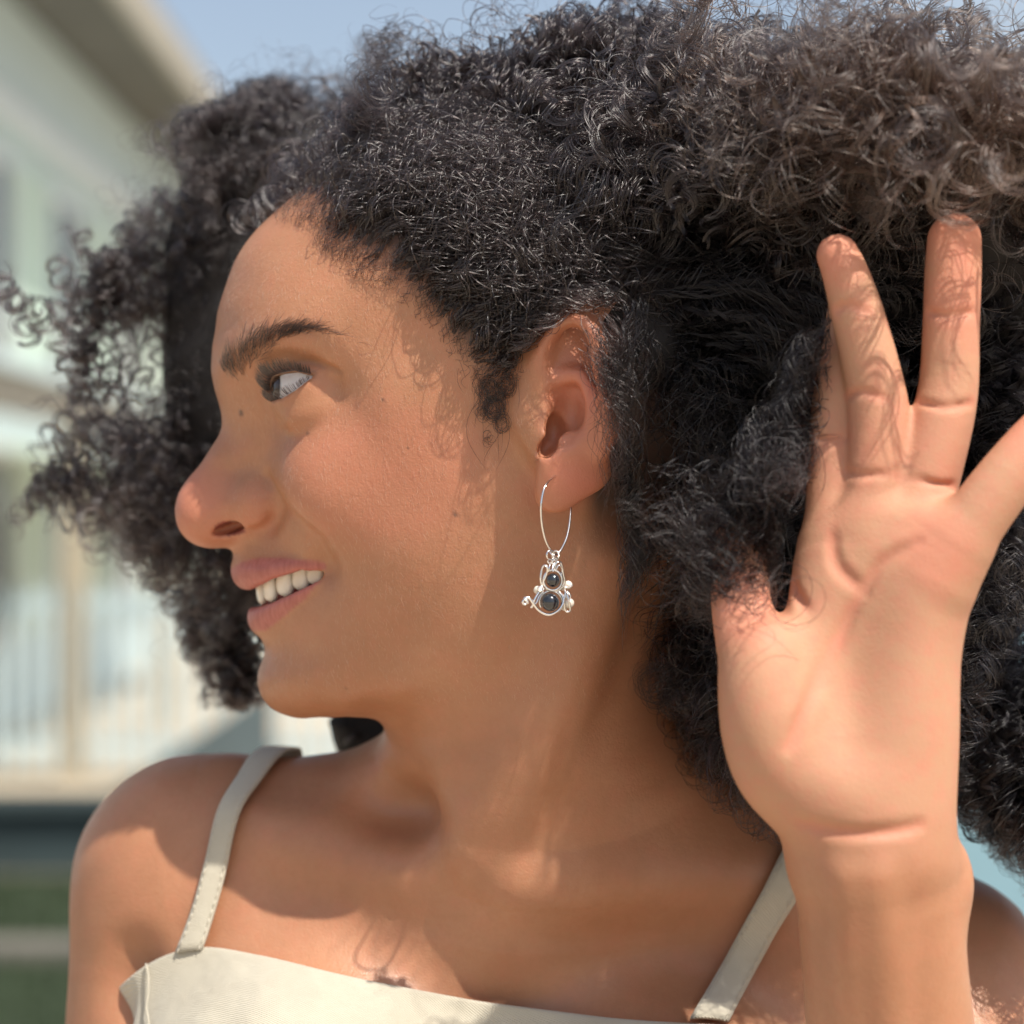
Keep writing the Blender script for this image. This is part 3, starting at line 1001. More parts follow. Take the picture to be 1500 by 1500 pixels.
# peach fuzz on cheek, temple and jaw
nf = 9000
uf = rng.uniform(330, 900, nf); vf = rng.uniform(360, 1030, nf)
Pf = surf_many(list(zip(uf, vf)), -.12, .0)
ok = (field(Pf) < .0008) & (np.hypot(uf - 445, vf - 566) > 48) & ~((uf < 490) & (vf > 812) & (vf < 935)) & ~((uf > 780) & (vf < 760)); Pf = Pf[ok]
Nf = nrm_at(Pf); a = rng.normal(-75, 22, len(Pf)); D = RGT[None] * np.cos(np.radians(a))[:, None] + UP[None] * np.sin(np.radians(a))[:, None]
D = D - Nf * (D * Nf).sum(1)[:, None]; t = np.linspace(0, 1, 4)[None, :, None]
Lf = rng.uniform(.0010, .0026, len(Pf))[:, None, None]
MAT['fuzz'] = hair_mat('fuzz', (.45, .27, .16), .4, .3)
strands('peach_fuzz', Pf[:, None] + D[:, None] * t * Lf + Nf[:, None] * t * (1.2 - t) * Lf * .45, .000022, MAT['fuzz'], person, kind='stuff')

# ------------------------------------------------------------ dress
m = NM('dress_cloth')
tc = m.n('ShaderNodeTexCoord')
w1 = m.n('ShaderNodeTexWave', wave_type='BANDS', bands_direction='DIAGONAL'); w1.inputs['Scale'].default_value = 520; w1.inputs['Distortion'].default_value = 1.2; w1.inputs['Detail'].default_value = 2
m.l(tc.outputs['Object'], w1.inputs['Vector'])
big = m.noise(25, 4).outputs[0]
c = m.ramp(big, [(.3, (.44, .40, .31)), (.7, (.54, .50, .40))])
c = m.mix(m.ramp(w1.outputs['Color'], [(0, 0.0), (1, .3)]), c, (.44, .40, .32))
m.l(c, m.b.inputs['Base Color'])
b1 = m.bump(w1.outputs['Color'], .8, .0003)
m.bump(m.noise(30, 3).outputs[0], .5, .004, b1)
MAT['cloth'] = m.set(Roughness=.85, Sheen_Weight=.3)
MAT['thread'] = simple('thread', (.50, .46, .38), .8)

D_OPS = [o for i, o in enumerate(TORSO_OPS)]
ARM_I = None
for i, o in enumerate(D_OPS):                       # leave the far upper arm out
    if np.allclose(o[3].max(), (at(300, 1295, .06) + .046).max(), atol=.02) and o[4] == .015: ARM_I = i
D_OPS = [o for i, o in enumerate(D_OPS) if not (o[4] == .015)]


def top_v(u): return np.interp(u, [150, 176, 190, 220, 255, 300, 400, 520, 700, 900, 1010, 1060, 1250, 1500], [1660, 1500, 1455, 1412, 1392, 1384, 1401, 1431, 1466, 1491, 1498, 1500, 1520, 1530])


def march(theta, z, off):
    o = np.stack([np.full_like(z, TB[0]), np.full_like(z, TB[1]), z], -1)
    d = np.stack([np.cos(theta), np.sin(theta), 0 * theta], -1)
    r = np.full(len(z), .24)
    for _ in range(26):
        f = field(o + d * r[:, None], None, None, D_OPS)
        r -= np.clip((f - off), -.004, .02) * .8
    return o + d * r[:, None]


nth, nz_ = 220, 26
th = np.linspace(0, 2 * math.pi, nth, endpoint=False)
zt = np.full(nth, -.17)
for _ in range(10):
    P = march(th, zt, .003); u, v = to_px(P)
    back = np.sin(th) > .45
    zt = np.where(back, -.19, zt + (v - top_v(u)) * .00022 * .7)
    zt = np.clip(zt, -.26, -.12)
zs = zt.copy()
for _ in range(5): zs = (zs + np.roll(zs, 1) + np.roll(zs, -1)) / 3
V = []
for j in range(nz_):
    t = (j / (nz_ - 1)) ** 1.3
    z = zs * (1 - t) + (-.33) * t
    wr = .0014 * np.sin(th * 17 + z * 90) * np.sin(z * 60 + th * 3) + .0006 * np.sin(th * 41 + z * 150)
    P = march(th, z, .0032)
    d = np.stack([np.cos(th), np.sin(th), 0 * th], -1)
    V.append(P + d * (wr * min(1, j / 5))[:, None])
V = np.concatenate(V)
Fd = field(V, None, None, STAGE)                     # clear of the arm pit
Gd = np.stack([field(V + np.eye(3)[i] * .0006, None, None, STAGE) - Fd for i in range(3)], -1)
Gd /= np.linalg.norm(Gd, axis=1)[:, None] + 1e-9
V = V + Gd * np.clip(.0025 - Fd, 0, .007)[:, None]
F = [(j * nth + i, (j + 1) * nth + i, (j + 1) * nth + (i + 1) % nth, j * nth + (i + 1) % nth) for j in range(nz_ - 1) for i in range(nth)]
dress = mesh_obj('dress', rel(V), F, MAT['cloth'], person)
so = dress.modifiers.new('thick', 'SOLIDIFY'); so.thickness = .0016; so.offset = 0
su = dress.modifiers.new('fine', 'SUBSURF'); su.levels = su.render_levels = 1


def snap(P, off, n=14):
    P = np.array(P, float)
    for _ in range(n):
        f = field(P, None, None, OPS) - off
        g = np.stack([field(P + np.eye(3)[i] * .0006, None, None, OPS) - field(P - np.eye(3)[i] * .0006, None, None, OPS) for i in range(3)], -1)
        g /= np.linalg.norm(g, axis=1)[:, None] + 1e-9
        P -= g * np.clip(f, -.01, .01)[:, None]
    return P, g


def strap(LE, RE, tail, n=60):
    a = np.array([surf_t(*p) for p in LE] + [surf_t(*LE[-1]) + np.array(t) for t in tail])
    b = np.array([surf_t(*p) for p in RE] + [surf_t(*RE[-1]) + np.array(t) for t in tail])
    a = spline(a, n); b = spline(b, n)
    a, _ = snap(a, .0028); b, _ = snap(b, .0028)
    for _ in range(12):
        a[1:-1] = (a[:-2] + 2 * a[1:-1] + a[2:]) / 4; b[1:-1] = (b[:-2] + 2 * b[1:-1] + b[2:]) / 4
    rows = 6
    V = []
    for j in range(rows):
        t = j / (rows - 1); P, g = snap(a * (1 - t) + b * t, .0030 + .0004 * math.sin(t * math.pi))
        V.append(P)
    V = np.stack(V, 1)                       # n, rows
    F = [(i * rows + j, (i + 1) * rows + j, (i + 1) * rows + j + 1, i * rows + j + 1) for i in range(n - 1) for j in range(rows - 1)]
    o = mesh_obj('strap', rel(V.reshape(-1, 3)), F, MAT['cloth'], dress)
    s_ = o.modifiers.new('thick', 'SOLIDIFY'); s_.thickness = .0012; s_.offset = 0
    return V, a, b


def surf_t(px, py, start=-.10):
    p0 = at(px, py, start); p1 = at(px, py, .16); t = np.linspace(0, 1, 160)[:, None]; Q = p0 + (p1 - p0) * t
    F = field(Q, None, None, OPS); i = int(np.argmax(F < 0))
    if F[i] >= 0: i = int(np.argmin(F))
    return Q[i]


S1 = strap([(268, 1398), (296, 1300), (325, 1205), (352, 1145), (390, 1092)], [(306, 1396), (328, 1310), (347, 1240), (378, 1165), (432, 1094)], [(.003, .014, .0), (.003, .030, -.014), (.0, .042, -.040), (-.002, .048, -.075)])
S2 = strap([(1008, 1503), (1060, 1405), (1105, 1312), (1150, 1232), (1190, 1190)], [(1062, 1506), (1110, 1412), (1150, 1330), (1190, 1262), (1230, 1210)], [(.010, .02, .012), (.012, .045, .004), (.010, .07, -.03)])
b = MB()
for V_, _, _ in (S1, S2):
    for j0, j1, w_ in ((0, 1, .7), (4, 5, .3)):
        line = V_[:, j0] * w_ + V_[:, j1] * (1 - w_) if j0 == 0 else V_[:, j0] * .7 + V_[:, j1] * .3
        line = spline(line, 600)
        cam_n = np.array([0, -.0011, 0])
        seg = np.concatenate([[0], np.cumsum(np.linalg.norm(np.diff(line, axis=0), axis=1))])
        s0 = 0
        while s0 < seg[-1] - .004:
            q = [np.array([np.interp(s0 + t, seg, line[:, k]) for k in range(3)]) for t in (0, .0009, .0018)]
            q = [x + cam_n for x in q]
            b.tube([rel(x) for x in q], .00018, 5); s0 += .0032
b2 = MB()
for u0 in (238,):
    L_ = [surf_t(u0 + 3 * math.sin(q * .5), v_) for q, v_ in enumerate(range(1412, 1700, 12))]
    L_, _ = snap(np.array(L_), .0040, 6)
    b2.tube([rel(x) for x in L_], .0004, 6)
b2.build('seam', MAT['cloth'], dress)
tag(b.build('stitching', MAT['thread'], dress), kind='stuff')
print('dress', time.time() - T0)

# ------------------------------------------------------------ earring
MAT['silver'] = simple('silver_wire', (.80, .78, .76), .16, .05, 200, metal=1)
m = NM('black_bead'); nz = m.noise(500, 3)
m.l(m.ramp(nz.outputs[0], [(.3, (.006, .007, .010)), (.8, (.018, .020, .026))]), m.b.inputs['Base Color'])
MAT['bead'] = m.set(Roughness=.06, Coat_Weight=1.0)
m = NM('pearl'); nz = m.noise(200, 3)
m.l(m.ramp(nz.outputs[0], [(.3, (.62, .56, .48)), (.7, (.74, .70, .64))]), m.b.inputs['Base Color'])
MAT['pearl'] = m.set(Roughness=.18, Coat_Weight=.8, Subsurface_Weight=.2, Subsurface_Scale=.002)
EY = -.089
ELOC = at(812, 812, EY)
earring = empty('earring', ELOC)
tag(earring, 'silver hoop earring hanging from the ear lobe with black beads, pearls and curled wire', 'earring')


def ez(zx, zy, y): return at(700 + zx * .16, 680 + zy * .16, y) - ELOC


def wire(pts, r, n=40, b=None, name='wire', seg=8):
    own = b is None
    b = b or MB()
    b.tube(spline(pts, n), r, seg)
    if own: return b.build(name, MAT['silver'], earring)


hoop = [ez(800, 60, -.070), ez(755, 75, -.0775), ez(700, 112, -.0845), ez(640, 165, -.0885), ez(604, 230, -.0905), ez(584, 330, -.0915), ez(578, 430, -.0915), ez(588, 560, -.091), ez(618, 690, -.090), ez(662, 780, -.0885), ez(702, 822, -.087),
        ez(745, 805, -.0855), ez(800, 705, -.084), ez(832, 590, -.082), ez(847, 450, -.0795), ez(848, 330, -.0765), ez(838, 230, -.0735), ez(815, 130, -.071)]
wire(hoop, .00034, 90, name='hoop')
wire([ez(775, 345, -.0775), ez(785, 372, -.078), ez(808, 380, -.078), ez(830, 365, -.0775), ez(840, 335, -.0765)], .0003, 20, name='hook')


def ring(b, zx, zy, rx, rz, y, r, a0=0, a1=360, tilt=0, n=40):
    P = []
    for k in range(n + 1):
        a = R(a0 + (a1 - a0) * k / n)
        P.append(ez(zx + rx * math.cos(a), zy - rz * math.sin(a), y + tilt * math.cos(a)))
    b.tube(P, r, 8)


b = MB()
ring(b, 665, 832, 34, 42, -.0895, .00030, tilt=.0008); ring(b, 712, 838, 30, 44, -.0880, .00030, tilt=-.0008)
b.tube(spline([ez(655, 800, -.090), ez(690, 840, -.091), ez(722, 870, -.090), ez(700, 905, -.0895), ez(650, 905, -.0895), ez(640, 880, -.0895)], 30), .00028, 8)
b.tube(spline([ez(740, 800, -.0885), ez(735, 850, -.0895), ez(690, 880, -.0905), ez(660, 930, -.0895)], 30), .00028, 8)
b.build('jump_ring', MAT['silver'], earring)
b = MB()
ring(b, 685, 1062, 84, 92, -.0895, .00042, 20, 395)
ring(b, 690, 1068, 96, 98, -.0885, .00036, -140, 150)
b.tube(spline([ez(648, 985, -.0905), ez(655, 940, -.0905), ez(665, 905, -.0895), ez(690, 890, -.089)], 20), .0003, 8)
b.tube(spline([ez(690, 985, -.0915), ez(684, 950, -.091), ez(700, 905, -.090)], 20), .0003, 8)
b.tube(spline([ez(600, 1150, -.089), ez(575, 1060, -.0895), ez(588, 960, -.0895), ez(612, 925, -.090), ez(636, 950, -.0905), ez(632, 1000, -.090), ez(600, 1080, -.0895), ez(585, 1130, -.089)], 50), .00036, 8)
b.tube(spline([ez(700, 960, -.0905), ez(720, 905, -.0905), ez(752, 898, -.090), ez(772, 940, -.0895), ez(782, 1010, -.089), ez(800, 1100, -.0885), ez(790, 1160, -.088)], 50), .00036, 8)
b.tube(spline([ez(710, 985, -.0905), ez(735, 930, -.0905), ez(760, 935, -.090), ez(775, 985, -.089), ez(770, 1060, -.0885)], 40), .00030, 8)
b.build('upper_bezel', MAT['silver'], earring)
b = MB()
sp = [ez(432 + 26 * math.cos(a) * (1 - .32 * k / 18), 1264 - 26 * math.sin(a) * (1 - .32 * k / 18), -.0905) for k, a in enumerate(np.linspace(R(-80), R(-80 + 400), 19))][::-1]
tail = [ez(428, 1226, -.0905), ez(470, 1228, -.0905), ez(505, 1272, -.0905), ez(560, 1340, -.090), ez(640, 1378, -.090), ez(720, 1352, -.090), ez(775, 1285, -.0895), ez(778, 1215, -.089), ez(735, 1165, -.0885)]
b.tube(spline(sp[:-1][:16] + tail, 110), .00046, 8)
ring(b, 668, 1262, 102, 100, -.0885, .00036, -60, 210)
ring(b, 672, 1262, 112, 108, -.0875, .00032, -100, 120)
b.tube(spline([ez(585, 1140, -.0895), ez(548, 1190, -.090), ez(520, 1240, -.0905), ez(500, 1300, -.0900), ez(488, 1310, -.0895)], 30), .00042, 8)
b.tube(spline([ez(600, 1170, -.089), ez(560, 1210, -.0895), ez(535, 1270, -.090), ez(500, 1290, -.0900)], 30), .00034, 8)
b.build('lower_bezel', MAT['silver'], earring)
b = MB()
b.tube(spline([ez(790, 1120, -.0875), ez(800, 1180, -.0885), ez(790, 1260, -.089), ez(800, 1335, -.0885), ez(825, 1352, -.0885), ez(846, 1330, -.0885), ez(835, 1260, -.0895), ez(820, 1190, -.089), ez(825, 1160, -.088), ez(840, 1190, -.0875)], 60), .00034, 8)
ring(b, 820, 1105, 44, 22, -.0905, .00022, 180, 360, n=16)
ring(b, 828, 1208, 20, 20, -.0885, .00026)
ring(b, 575, 1140, 28, 20, -.0905, .00026, n=20)
b.build('wire_wrap', MAT['silver'], earring)
for zx, zy, r, y in ((688, 1062, 66, -.0893), (662, 1264, 86, -.0893)):
    b = MB(); b.ball(ez(zx, zy, y), r * .16 * pxs(y), 14, 10)       # faceted black beads
    o = b.build('black_bead', MAT['bead'], earring, smooth=True)
for zx, zy, r, y in ((548, 1152, 40, -.0885), (825, 1105, 40, -.0875), (835, 1272, 48, -.0875), (598, 1190, 26, -.0870), (775, 1135, 22, -.0865), (795, 1320, 24, -.0862)):
    b = MB(); b.ball(ez(zx, zy, y), r * .16 * pxs(y), 20, 14, .03)
    b.build('pearl', MAT['pearl'], earring)
# ------------------------------------------------------------ the big hair: curls grown along guide lines
def vnoise(P, s, seed):
    """smooth vector noise, cheap sums of sines"""
    r = np.random.default_rng(seed); o = np.zeros_like(P)
    for k in range(5):
        A_ = r.normal(0, 1, (3, 3)) * s * (1.0 + .5 * k); ph = r.uniform(0, 6.28, 3)
        o += np.sin(P @ A_ + ph) / (1 + .35 * k)
    return o


def unit(v): return v / (np.linalg.norm(v, axis=-1, keepdims=True) + 1e-9)


def sample_ell(n, c, r, shell, g):
    d = unit(g.normal(0, 1, (n, 3)))
    q = g.uniform(shell ** 3, 1, n) ** (1 / 3)
    return np.asarray(c) + d * q[:, None] * np.asarray(r), d


def guides(P0, flow, L, K, noise, nscale, seed):
    n = len(P0); P = np.empty((n, K, 3)); P[:, 0] = P0
    for i in range(1, K):
        d = unit(flow(P[:, i - 1]) + noise * vnoise(P[:, i - 1], nscale, seed))
        P[:, i] = P[:, i - 1] + d * (L / (K - 1))[:, None]
    return P


def frames(G):
    T = unit(np.gradient(G, axis=1)); n, K, _ = G.shape
    U = np.empty_like(G); r = unit(rng.normal(0, 1, (n, 3)))
    u = unit(r - T[:, 0] * (r * T[:, 0]).sum(-1, keepdims=True))
    for i in range(K):
        u = unit(u - T[:, i] * (u * T[:, i]).sum(-1, keepdims=True)); U[:, i] = u
    return T, U, np.cross(T, U)


def curls(G, m, R0, R1, pitch, spread, jit, K2, grow=1.6, phase=.25, flowing=0.0):
    """m strands for every guide; helix radius R0..R1, pitch in metres, spread = how far strands of a lock part"""
    n, K, _ = G.shape
    T, U, V = frames(G)
    t = np.linspace(0, 1, K2); s = t * (K - 1); i = np.minimum(s.astype(int), K - 2); f = (s - i)[None, :, None]
    ip = lambda A_: A_[:, i] * (1 - f) + A_[:, i + 1] * f
    g, u, v = ip(G), ip(U), ip(V)
    Ls = np.linalg.norm(np.diff(G, axis=1), axis=2).sum(1)
    rad = rng.uniform(R0, R1, n); ph = rng.uniform(0, 6.28, n); w = 2 * math.pi * Ls / (pitch * rng.uniform(.75, 1.35, n)) * np.where(rng.random(n) < .5, 1, -1)
    if flowing:                                   # neighbours wave together
        q = G[:, 0] * flowing
        ph = 3.2 * (np.sin(q[:, 0] * 1.0 + 1.3 * np.sin(q[:, 2] * .8)) + np.sin(q[:, 2] * 1.1 + 2)) + rng.normal(0, .35, n); w = np.abs(w)
    rep_ = lambda a: np.repeat(a, m, axis=0)
    g, u, v, rad, ph, w = map(rep_, (g, u, v, rad, ph, w)); N = n * m
    ph = ph + rng.normal(0, phase, N); rad = rad * rng.uniform(.75, 1.25, N)
    w = w * (1 + rng.normal(0, .04, N))
    env = np.clip(t * 5, 0, 1) * (1 + .25 * np.sin(3 * t + 1))
    th = ph[:, None] + w[:, None] * t[None]
    off = rng.normal(0, spread, (N, 3))
    P = g + (rad[:, None] * env[None])[..., None] * (np.cos(th)[..., None] * u + np.sin(th)[..., None] * v)
    P += off[:, None] * (.35 + grow * t)[None, :, None] * .6
    if jit:
        ph2 = rng.uniform(0, 6.28, (N, 1, 3)); fr = rng.uniform(6, 16, (N, 1, 1))
        P += jit * np.sin(t[None, :, None] * fr + ph2) * t[None, :, None]
    return P


def lies_clear(P, test):
    """drop strands that break the test at any point"""
    n, k, _ = P.shape
    ok = test(P.reshape(-1, 3)).reshape(n, k)
    return P[ok.all(1)]


def px_of(P):
    d = P - CAM; f = d @ FWD
    return 750 + (d @ RGT) / f / K, 750 - (d @ UP) / f / K


# ---- scalp: swept back, hugging the head
HLU = [340, 400, 440, 470, 508, 545, 590, 640, 672, 700, 722, 745, 775, 810, 850, 900, 1100]
HLV = [290, 300, 305, 350, 378, 400, 425, 468, 520, 560, 575, 552, 520, 482, 455, 430, 420]


def scalp_roots(n, umin, umax, vmin, vmax, dens):
    u = rng.uniform(umin, umax, n); v = rng.uniform(vmin, vmax, n)
    hl = np.interp(u, HLU, HLV)
    d = (hl - v)
    keep = rng.random(n) < dens(d, u, v)
    u, v, d = u[keep], v[keep], d[keep]
    P = surf_many(list(zip(u, v)), -.12, .0)
    ok = (field(P) < .001) & (P[:, 1] < -.001)
    return P[ok], u[ok], v[ok], d[ok]


def scalp_strands(P, u, v, d, L, wav, K2=16, lift=.0016, da=8):
    n = len(P)
    N = nrm_at(P)
    # combing direction on the picture plane: away from the face, rising on the temple, back over the ear
    a = np.interp(u, [340, 450, 560, 680, 740, 800, 860, 920], [38, 30, 20, 22, 46, 38, 4, -20]) + np.interp(v, [180, 300, 450, 530, 600], [-6, 2, 12, 16, -50]) + rng.normal(0, da, n)
    a += (16 if da > 5 else 7) * np.sin(P[:, 0] * 150 + P[:, 2] * 100) + (12 if da > 5 else 5) * np.sin(P[:, 2] * 230)
    a = np.radians(a)
    D = RGT[None] * np.cos(a)[:, None] + UP[None] * np.sin(a)[:, None] + N * .12
    G = np.empty((n, K2, 3)); G[:, 0] = P; cur = P.copy(); st = L / (K2 - 1)
    w = rng.uniform(0, 6.28, n); fr = rng.uniform(.55, 1.1, n); amp = wav * rng.uniform(.5, 1.5, n)
    for i in range(1, K2):
        D = unit(D - N * (D * N).sum(1)[:, None] + N * .03)
        S = np.cross(N, D)
        cur = cur + unit(D + S * (amp * np.sin(w + fr * i))[:, None]) * st[:, None]
        if i % 4 == 2: N = nrm_at(cur)
        f = field(cur) if i % 2 == 0 else None
        if f is not None:
            tgt = lift * min(1, i / 5) * (1 + rng.random(n))
            cur = cur + N * np.clip(tgt - f, -.001, .004)[:, None]
        G[:, i] = cur
    return G


dens = lambda d, u, v: np.clip((d + 20) / 70, 0, 1) ** 1.4
P, u, v, d = scalp_roots(17000, 395, 900, 165, 590, dens)
L = rng.uniform(.012, .030, len(P)) * np.clip(.45 + d / 110, .35, 1)
SC = scalp_strands(P, u, v, d, L, .85)
q_ = rng.permutation(len(P)); q_ = q_[(d[q_] > 12) & ((d[q_] < 120) | (rng.random(len(q_)) < .35))][:1250]
SG = scalp_strands(P[q_], u[q_], v[q_], d[q_], rng.uniform(.040, .078, len(q_)) * np.interp(d[q_], [0, 40], [.6, 1]), .09, 22, .0030, 9)
h_ = len(SG) // 2
SL = np.concatenate([curls(SG[:h_], 6, .0010, .0026, .019, .0016, .0005, 60, phase=.5), curls(SG[h_:], 6, .0008, .0020, .0125, .0016, .0005, 60, phase=.5, flowing=38)])
fl_ = rng.permutation(len(SG))[:420]
SL = np.concatenate([SL, curls(SG[fl_] + np.array([0, -.0035, .001]), 1, .002, .0055, .020, .003, .003, 60, phase=3)])
SC = SC[rng.random(len(SC)) < .25]
print('scalp', len(SC), time.time() - T0)
# fluffy edge of the hair line along the forehead and small curls by the ear
P, u, v, d = scalp_roots(6500, 395, 760, 270, 640, lambda d, u, v: (np.abs(d + 2) < 26) * np.where(u < 520, 1, .6))
L2 = rng.uniform(.004, .012, len(P))
SB = scalp_strands(P, u, v, d, L2, 1.1, 12, .0012)
# side burn ringlets
burn = []
for cu, cv, r, n_ in ((722, 598, 17, 26), (742, 566, 15, 14), (716, 566, 12, 18), (735, 620, 12, 14), (706, 604, 9, 10), (716, 640, 8, 8)):
    for _ in range(n_):
        k = 18; a0 = rng.uniform(0, 6.28); ln = rng.uniform(3, 7.5) * (1 if rng.random() < .7 else -1)
        rr = r * rng.uniform(.6, 1.15); t = np.linspace(0, 1, k)
        cx, cy = cu + rng.normal(0, 2.5), cv + rng.normal(0, 3)
        burn.append([(cx + rr * (1 - .3 * x) * math.cos(a0 + ln * x), cy + rr * 1.15 * (1 - .3 * x) * math.sin(a0 + ln * x)) for x in t])
for _ in range(110):                                        # the wisps that run from the temple down the cheek
    k = 18; u0 = rng.normal(716, 18); v0 = np.interp(u0, HLU, HLV) + rng.uniform(-15, 28); ln = rng.uniform(12, 42) if rng.random() < .88 else rng.uniform(50, 120)
    a = rng.normal(0, .15) + (712 - u0) * .006; c = rng.normal(0, 1.8); t = np.linspace(0, 1, k)
    burn.append([(u0 + ln * (math.sin(a) * x + .22 * math.sin(c * 2.2 * x)), v0 + ln * x) for x in t])
flat = [p for b_ in burn for p in b_]
Q = surf_many(flat, -.12, .0).reshape(len(burn), 18, 3)
Q[:, :, 1] -= .0004 + .0012 * np.sin(np.linspace(0, 3, 18))[None] * rng.uniform(.3, 1.2, (len(burn), 1))
print('burn', time.time() - T0)

# ---- dark core added under the curls to block light, one closed uneven mass
CORE = []                                                  # (centre, radii)


def core(c, r): CORE.append((np.asarray(c, float), np.asarray(r, float)))


core(at(990, 420, -.01), (.055, .050, .065)); core(at(1080, 700, .005), (.042, .052, .085))
core(at(1100, 960, .000), (.026, .036, .050)); core(at(1330, 640, .02), (.055, .050, .110)); core(at(1450, 880, .035), (.055, .040, .075))
core(at(1180, 250, -.045), (.060, .045, .040)); core(at(1400, 300, -.04), (.060, .045, .050)); core(at(440, 330, .105), (.048, .030, .045))
core(at(350, 520, .105), (.030, .028, .060)); core(at(930, 190, .015), (.050, .040, .036))
core(at(922, 485, -.066), (.015, .014, .020)); core(at(900, 560, -.040), (.020, .022, .045)); core(at(1500, 620, .03), (.05, .04, .09)); core(at(570, 1072, .125), (.024, .02, .016)); core(at(560, 700, .115), (.05, .03, .09))


def core_field(P):
    F = None
    for c, r in CORE:
        f = ell(c, r)[0](P.astype(np.float32)); F = f if F is None else smin(F, f, .02)
    return F + .003 * np.sin(P[:, 0] * 190 + 2 * np.sin(P[:, 2] * 150)) * np.sin(P[:, 2] * 170 + P[:, 1] * 140)


def poly_core():
    V_, F_ = polygonise_fn(core_field, np.array([-.13, -.105, -.15]), np.array([.26, .16, .19]), .005)
    return V_, F_


def polygonise_fn(fn, lo, hi, h):
    global field
    keep = field
    field = lambda P, a=None, b=None, o=None: fn(P)
    try: return polygonise(lo, hi, h)
    finally: field = keep


MAT['core'] = simple('hair_core', (.012, .010, .010), .8, .4, 90, bump=.002, bscale=160)
CV, CF = poly_core()
hair = fast_mesh('hair', CV - PLOC, CF, MAT['core'], person)  # added light-blocking core, parent of the strands
print('core', len(CV), time.time() - T0)

# ---- limits: the face, ear, neck and hand stay free of the near hair
EDV = [-200, 330, 440, 470, 520, 600, 690, 760, 900, 1000, 1100, 1180, 1230, 1300]
EDU = [560, 700, 790, 830, 850, 862, 880, 902, 922, 948, 1005, 1060, 1130, 1300]


def near_ok(slack):
    def t(P):
        u, v = px_of(P)
        lim = np.interp(v, EDV, EDU)
        a = (u > lim - slack) | (P[:, 1] > .03)
        a &= ~((P[:, 1] < -.103) & (v > 330))
        return a
    return t


def vol(name, ells, nclump, m, L, flow, R, pitch, spread, jit, K2, rad, noise=.5, nscale=28, shell=.62, test=None, phase=.25, mat='hair', Kg=9, seed=1, out_w=.0):
    """fills a union of ellipsoids with locks of curls"""
    tot = sum(e[2] for e in ells); G = []
    for c, r, wgt in ells:
        n = int(nclump * wgt / tot)
        P0, d = sample_ell(n, c, r, shell, rng)
        if out_w:
            fl = lambda P, c=c, r=r: unit(flow(P) + out_w * unit((P - np.asarray(c)) / np.asarray(r) ** 2 * min(r) ** 2))
        else: fl = flow
        G.append(guides(P0, fl, rng.uniform(*L, n), Kg, noise, nscale, seed))
    G = np.concatenate(G)
    P = curls(G, m, R[0], R[1], pitch, spread, jit, K2, phase=phase)
    if test is not None: P = lies_clear(P, test)
    rr = rng.uniform(rad * .7, rad * 1.3, len(P))
    strands(name, P, rr, MAT[mat], hair, kind='stuff')
    print(name, len(P), P.shape[1], time.time() - T0)
    return P


MAT['hair_side'] = hair_mat('hair_shaded', (.007, .006, .007), .2, .5)  # same hair, shade put into a blacker, duller material
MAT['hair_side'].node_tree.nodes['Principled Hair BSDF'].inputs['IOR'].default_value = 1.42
MAT['hair_top'] = hair_mat('hair_lit', (.026, .016, .012), .24, .6)  # same hair, sunlight put into a lighter brown colour
def off_ear(P):
    u, v = px_of(P)
    return ~((u > 782) & (u < 912) & (v > np.where(u < 842, 524 - (u - 782) * 1.05, 461)))


SC = lies_clear(SC, off_ear); SL = lies_clear(SL, off_ear)
strands('swept_hair', SC, .00006, MAT['hair'], hair, kind='stuff')
strands('swept_locks', SL, rng.uniform(.00009, .00016, len(SL)), MAT['hair'], hair, kind='stuff')
strands('baby_hair', SB, .00005, MAT['brow'], hair, kind='stuff')
strands('sideburn', Q, .00006, MAT['brow'], hair, kind='stuff')

# top crest against the sky
flow_top = lambda P: np.stack([.75 + 0 * P[:, 0], .0 * P[:, 0], .35 - 9 * (P[:, 0] - .01)], -1)
E = [(at(680, 170, .0), (.034, .035, .026), 1.0), (at(760, 130, .0), (.036, .035, .024), 1.2), (at(880, 100, .0), (.042, .040, .024), 1.3), (at(1010, 90, -.01), (.042, .040, .026), 1.2),
     (at(760, 220, -.030), (.046, .022, .030), 1.3), (at(900, 210, -.045), (.050, .025, .034), 1.4), (at(610, 180, .005), (.014, .02, .018), .5), (at(595, 130, .005), (.010, .018, .014), .4), (at(650, 105, .0), (.018, .022, .014), .7), (at(560, 205, .0), (.012, .02, .008), .35), (at(500, 245, .0), (.014, .018, .006), .25), (at(450, 282, .0), (.010, .015, .003), .08)]
vol('crown_curls', E, 950, 7, (.025, .055), flow_top, (.0026, .0060), .012, .0009, .0006, 46, .00014, .9, 40, .45, None, seed=3)
vol('crown_frizz', E, 800, 1, (.020, .050), flow_top, (.0015, .0060), .014, .003, .0020, 34, .0001, 1.3, 50, .6, None, seed=4, phase=1.5)
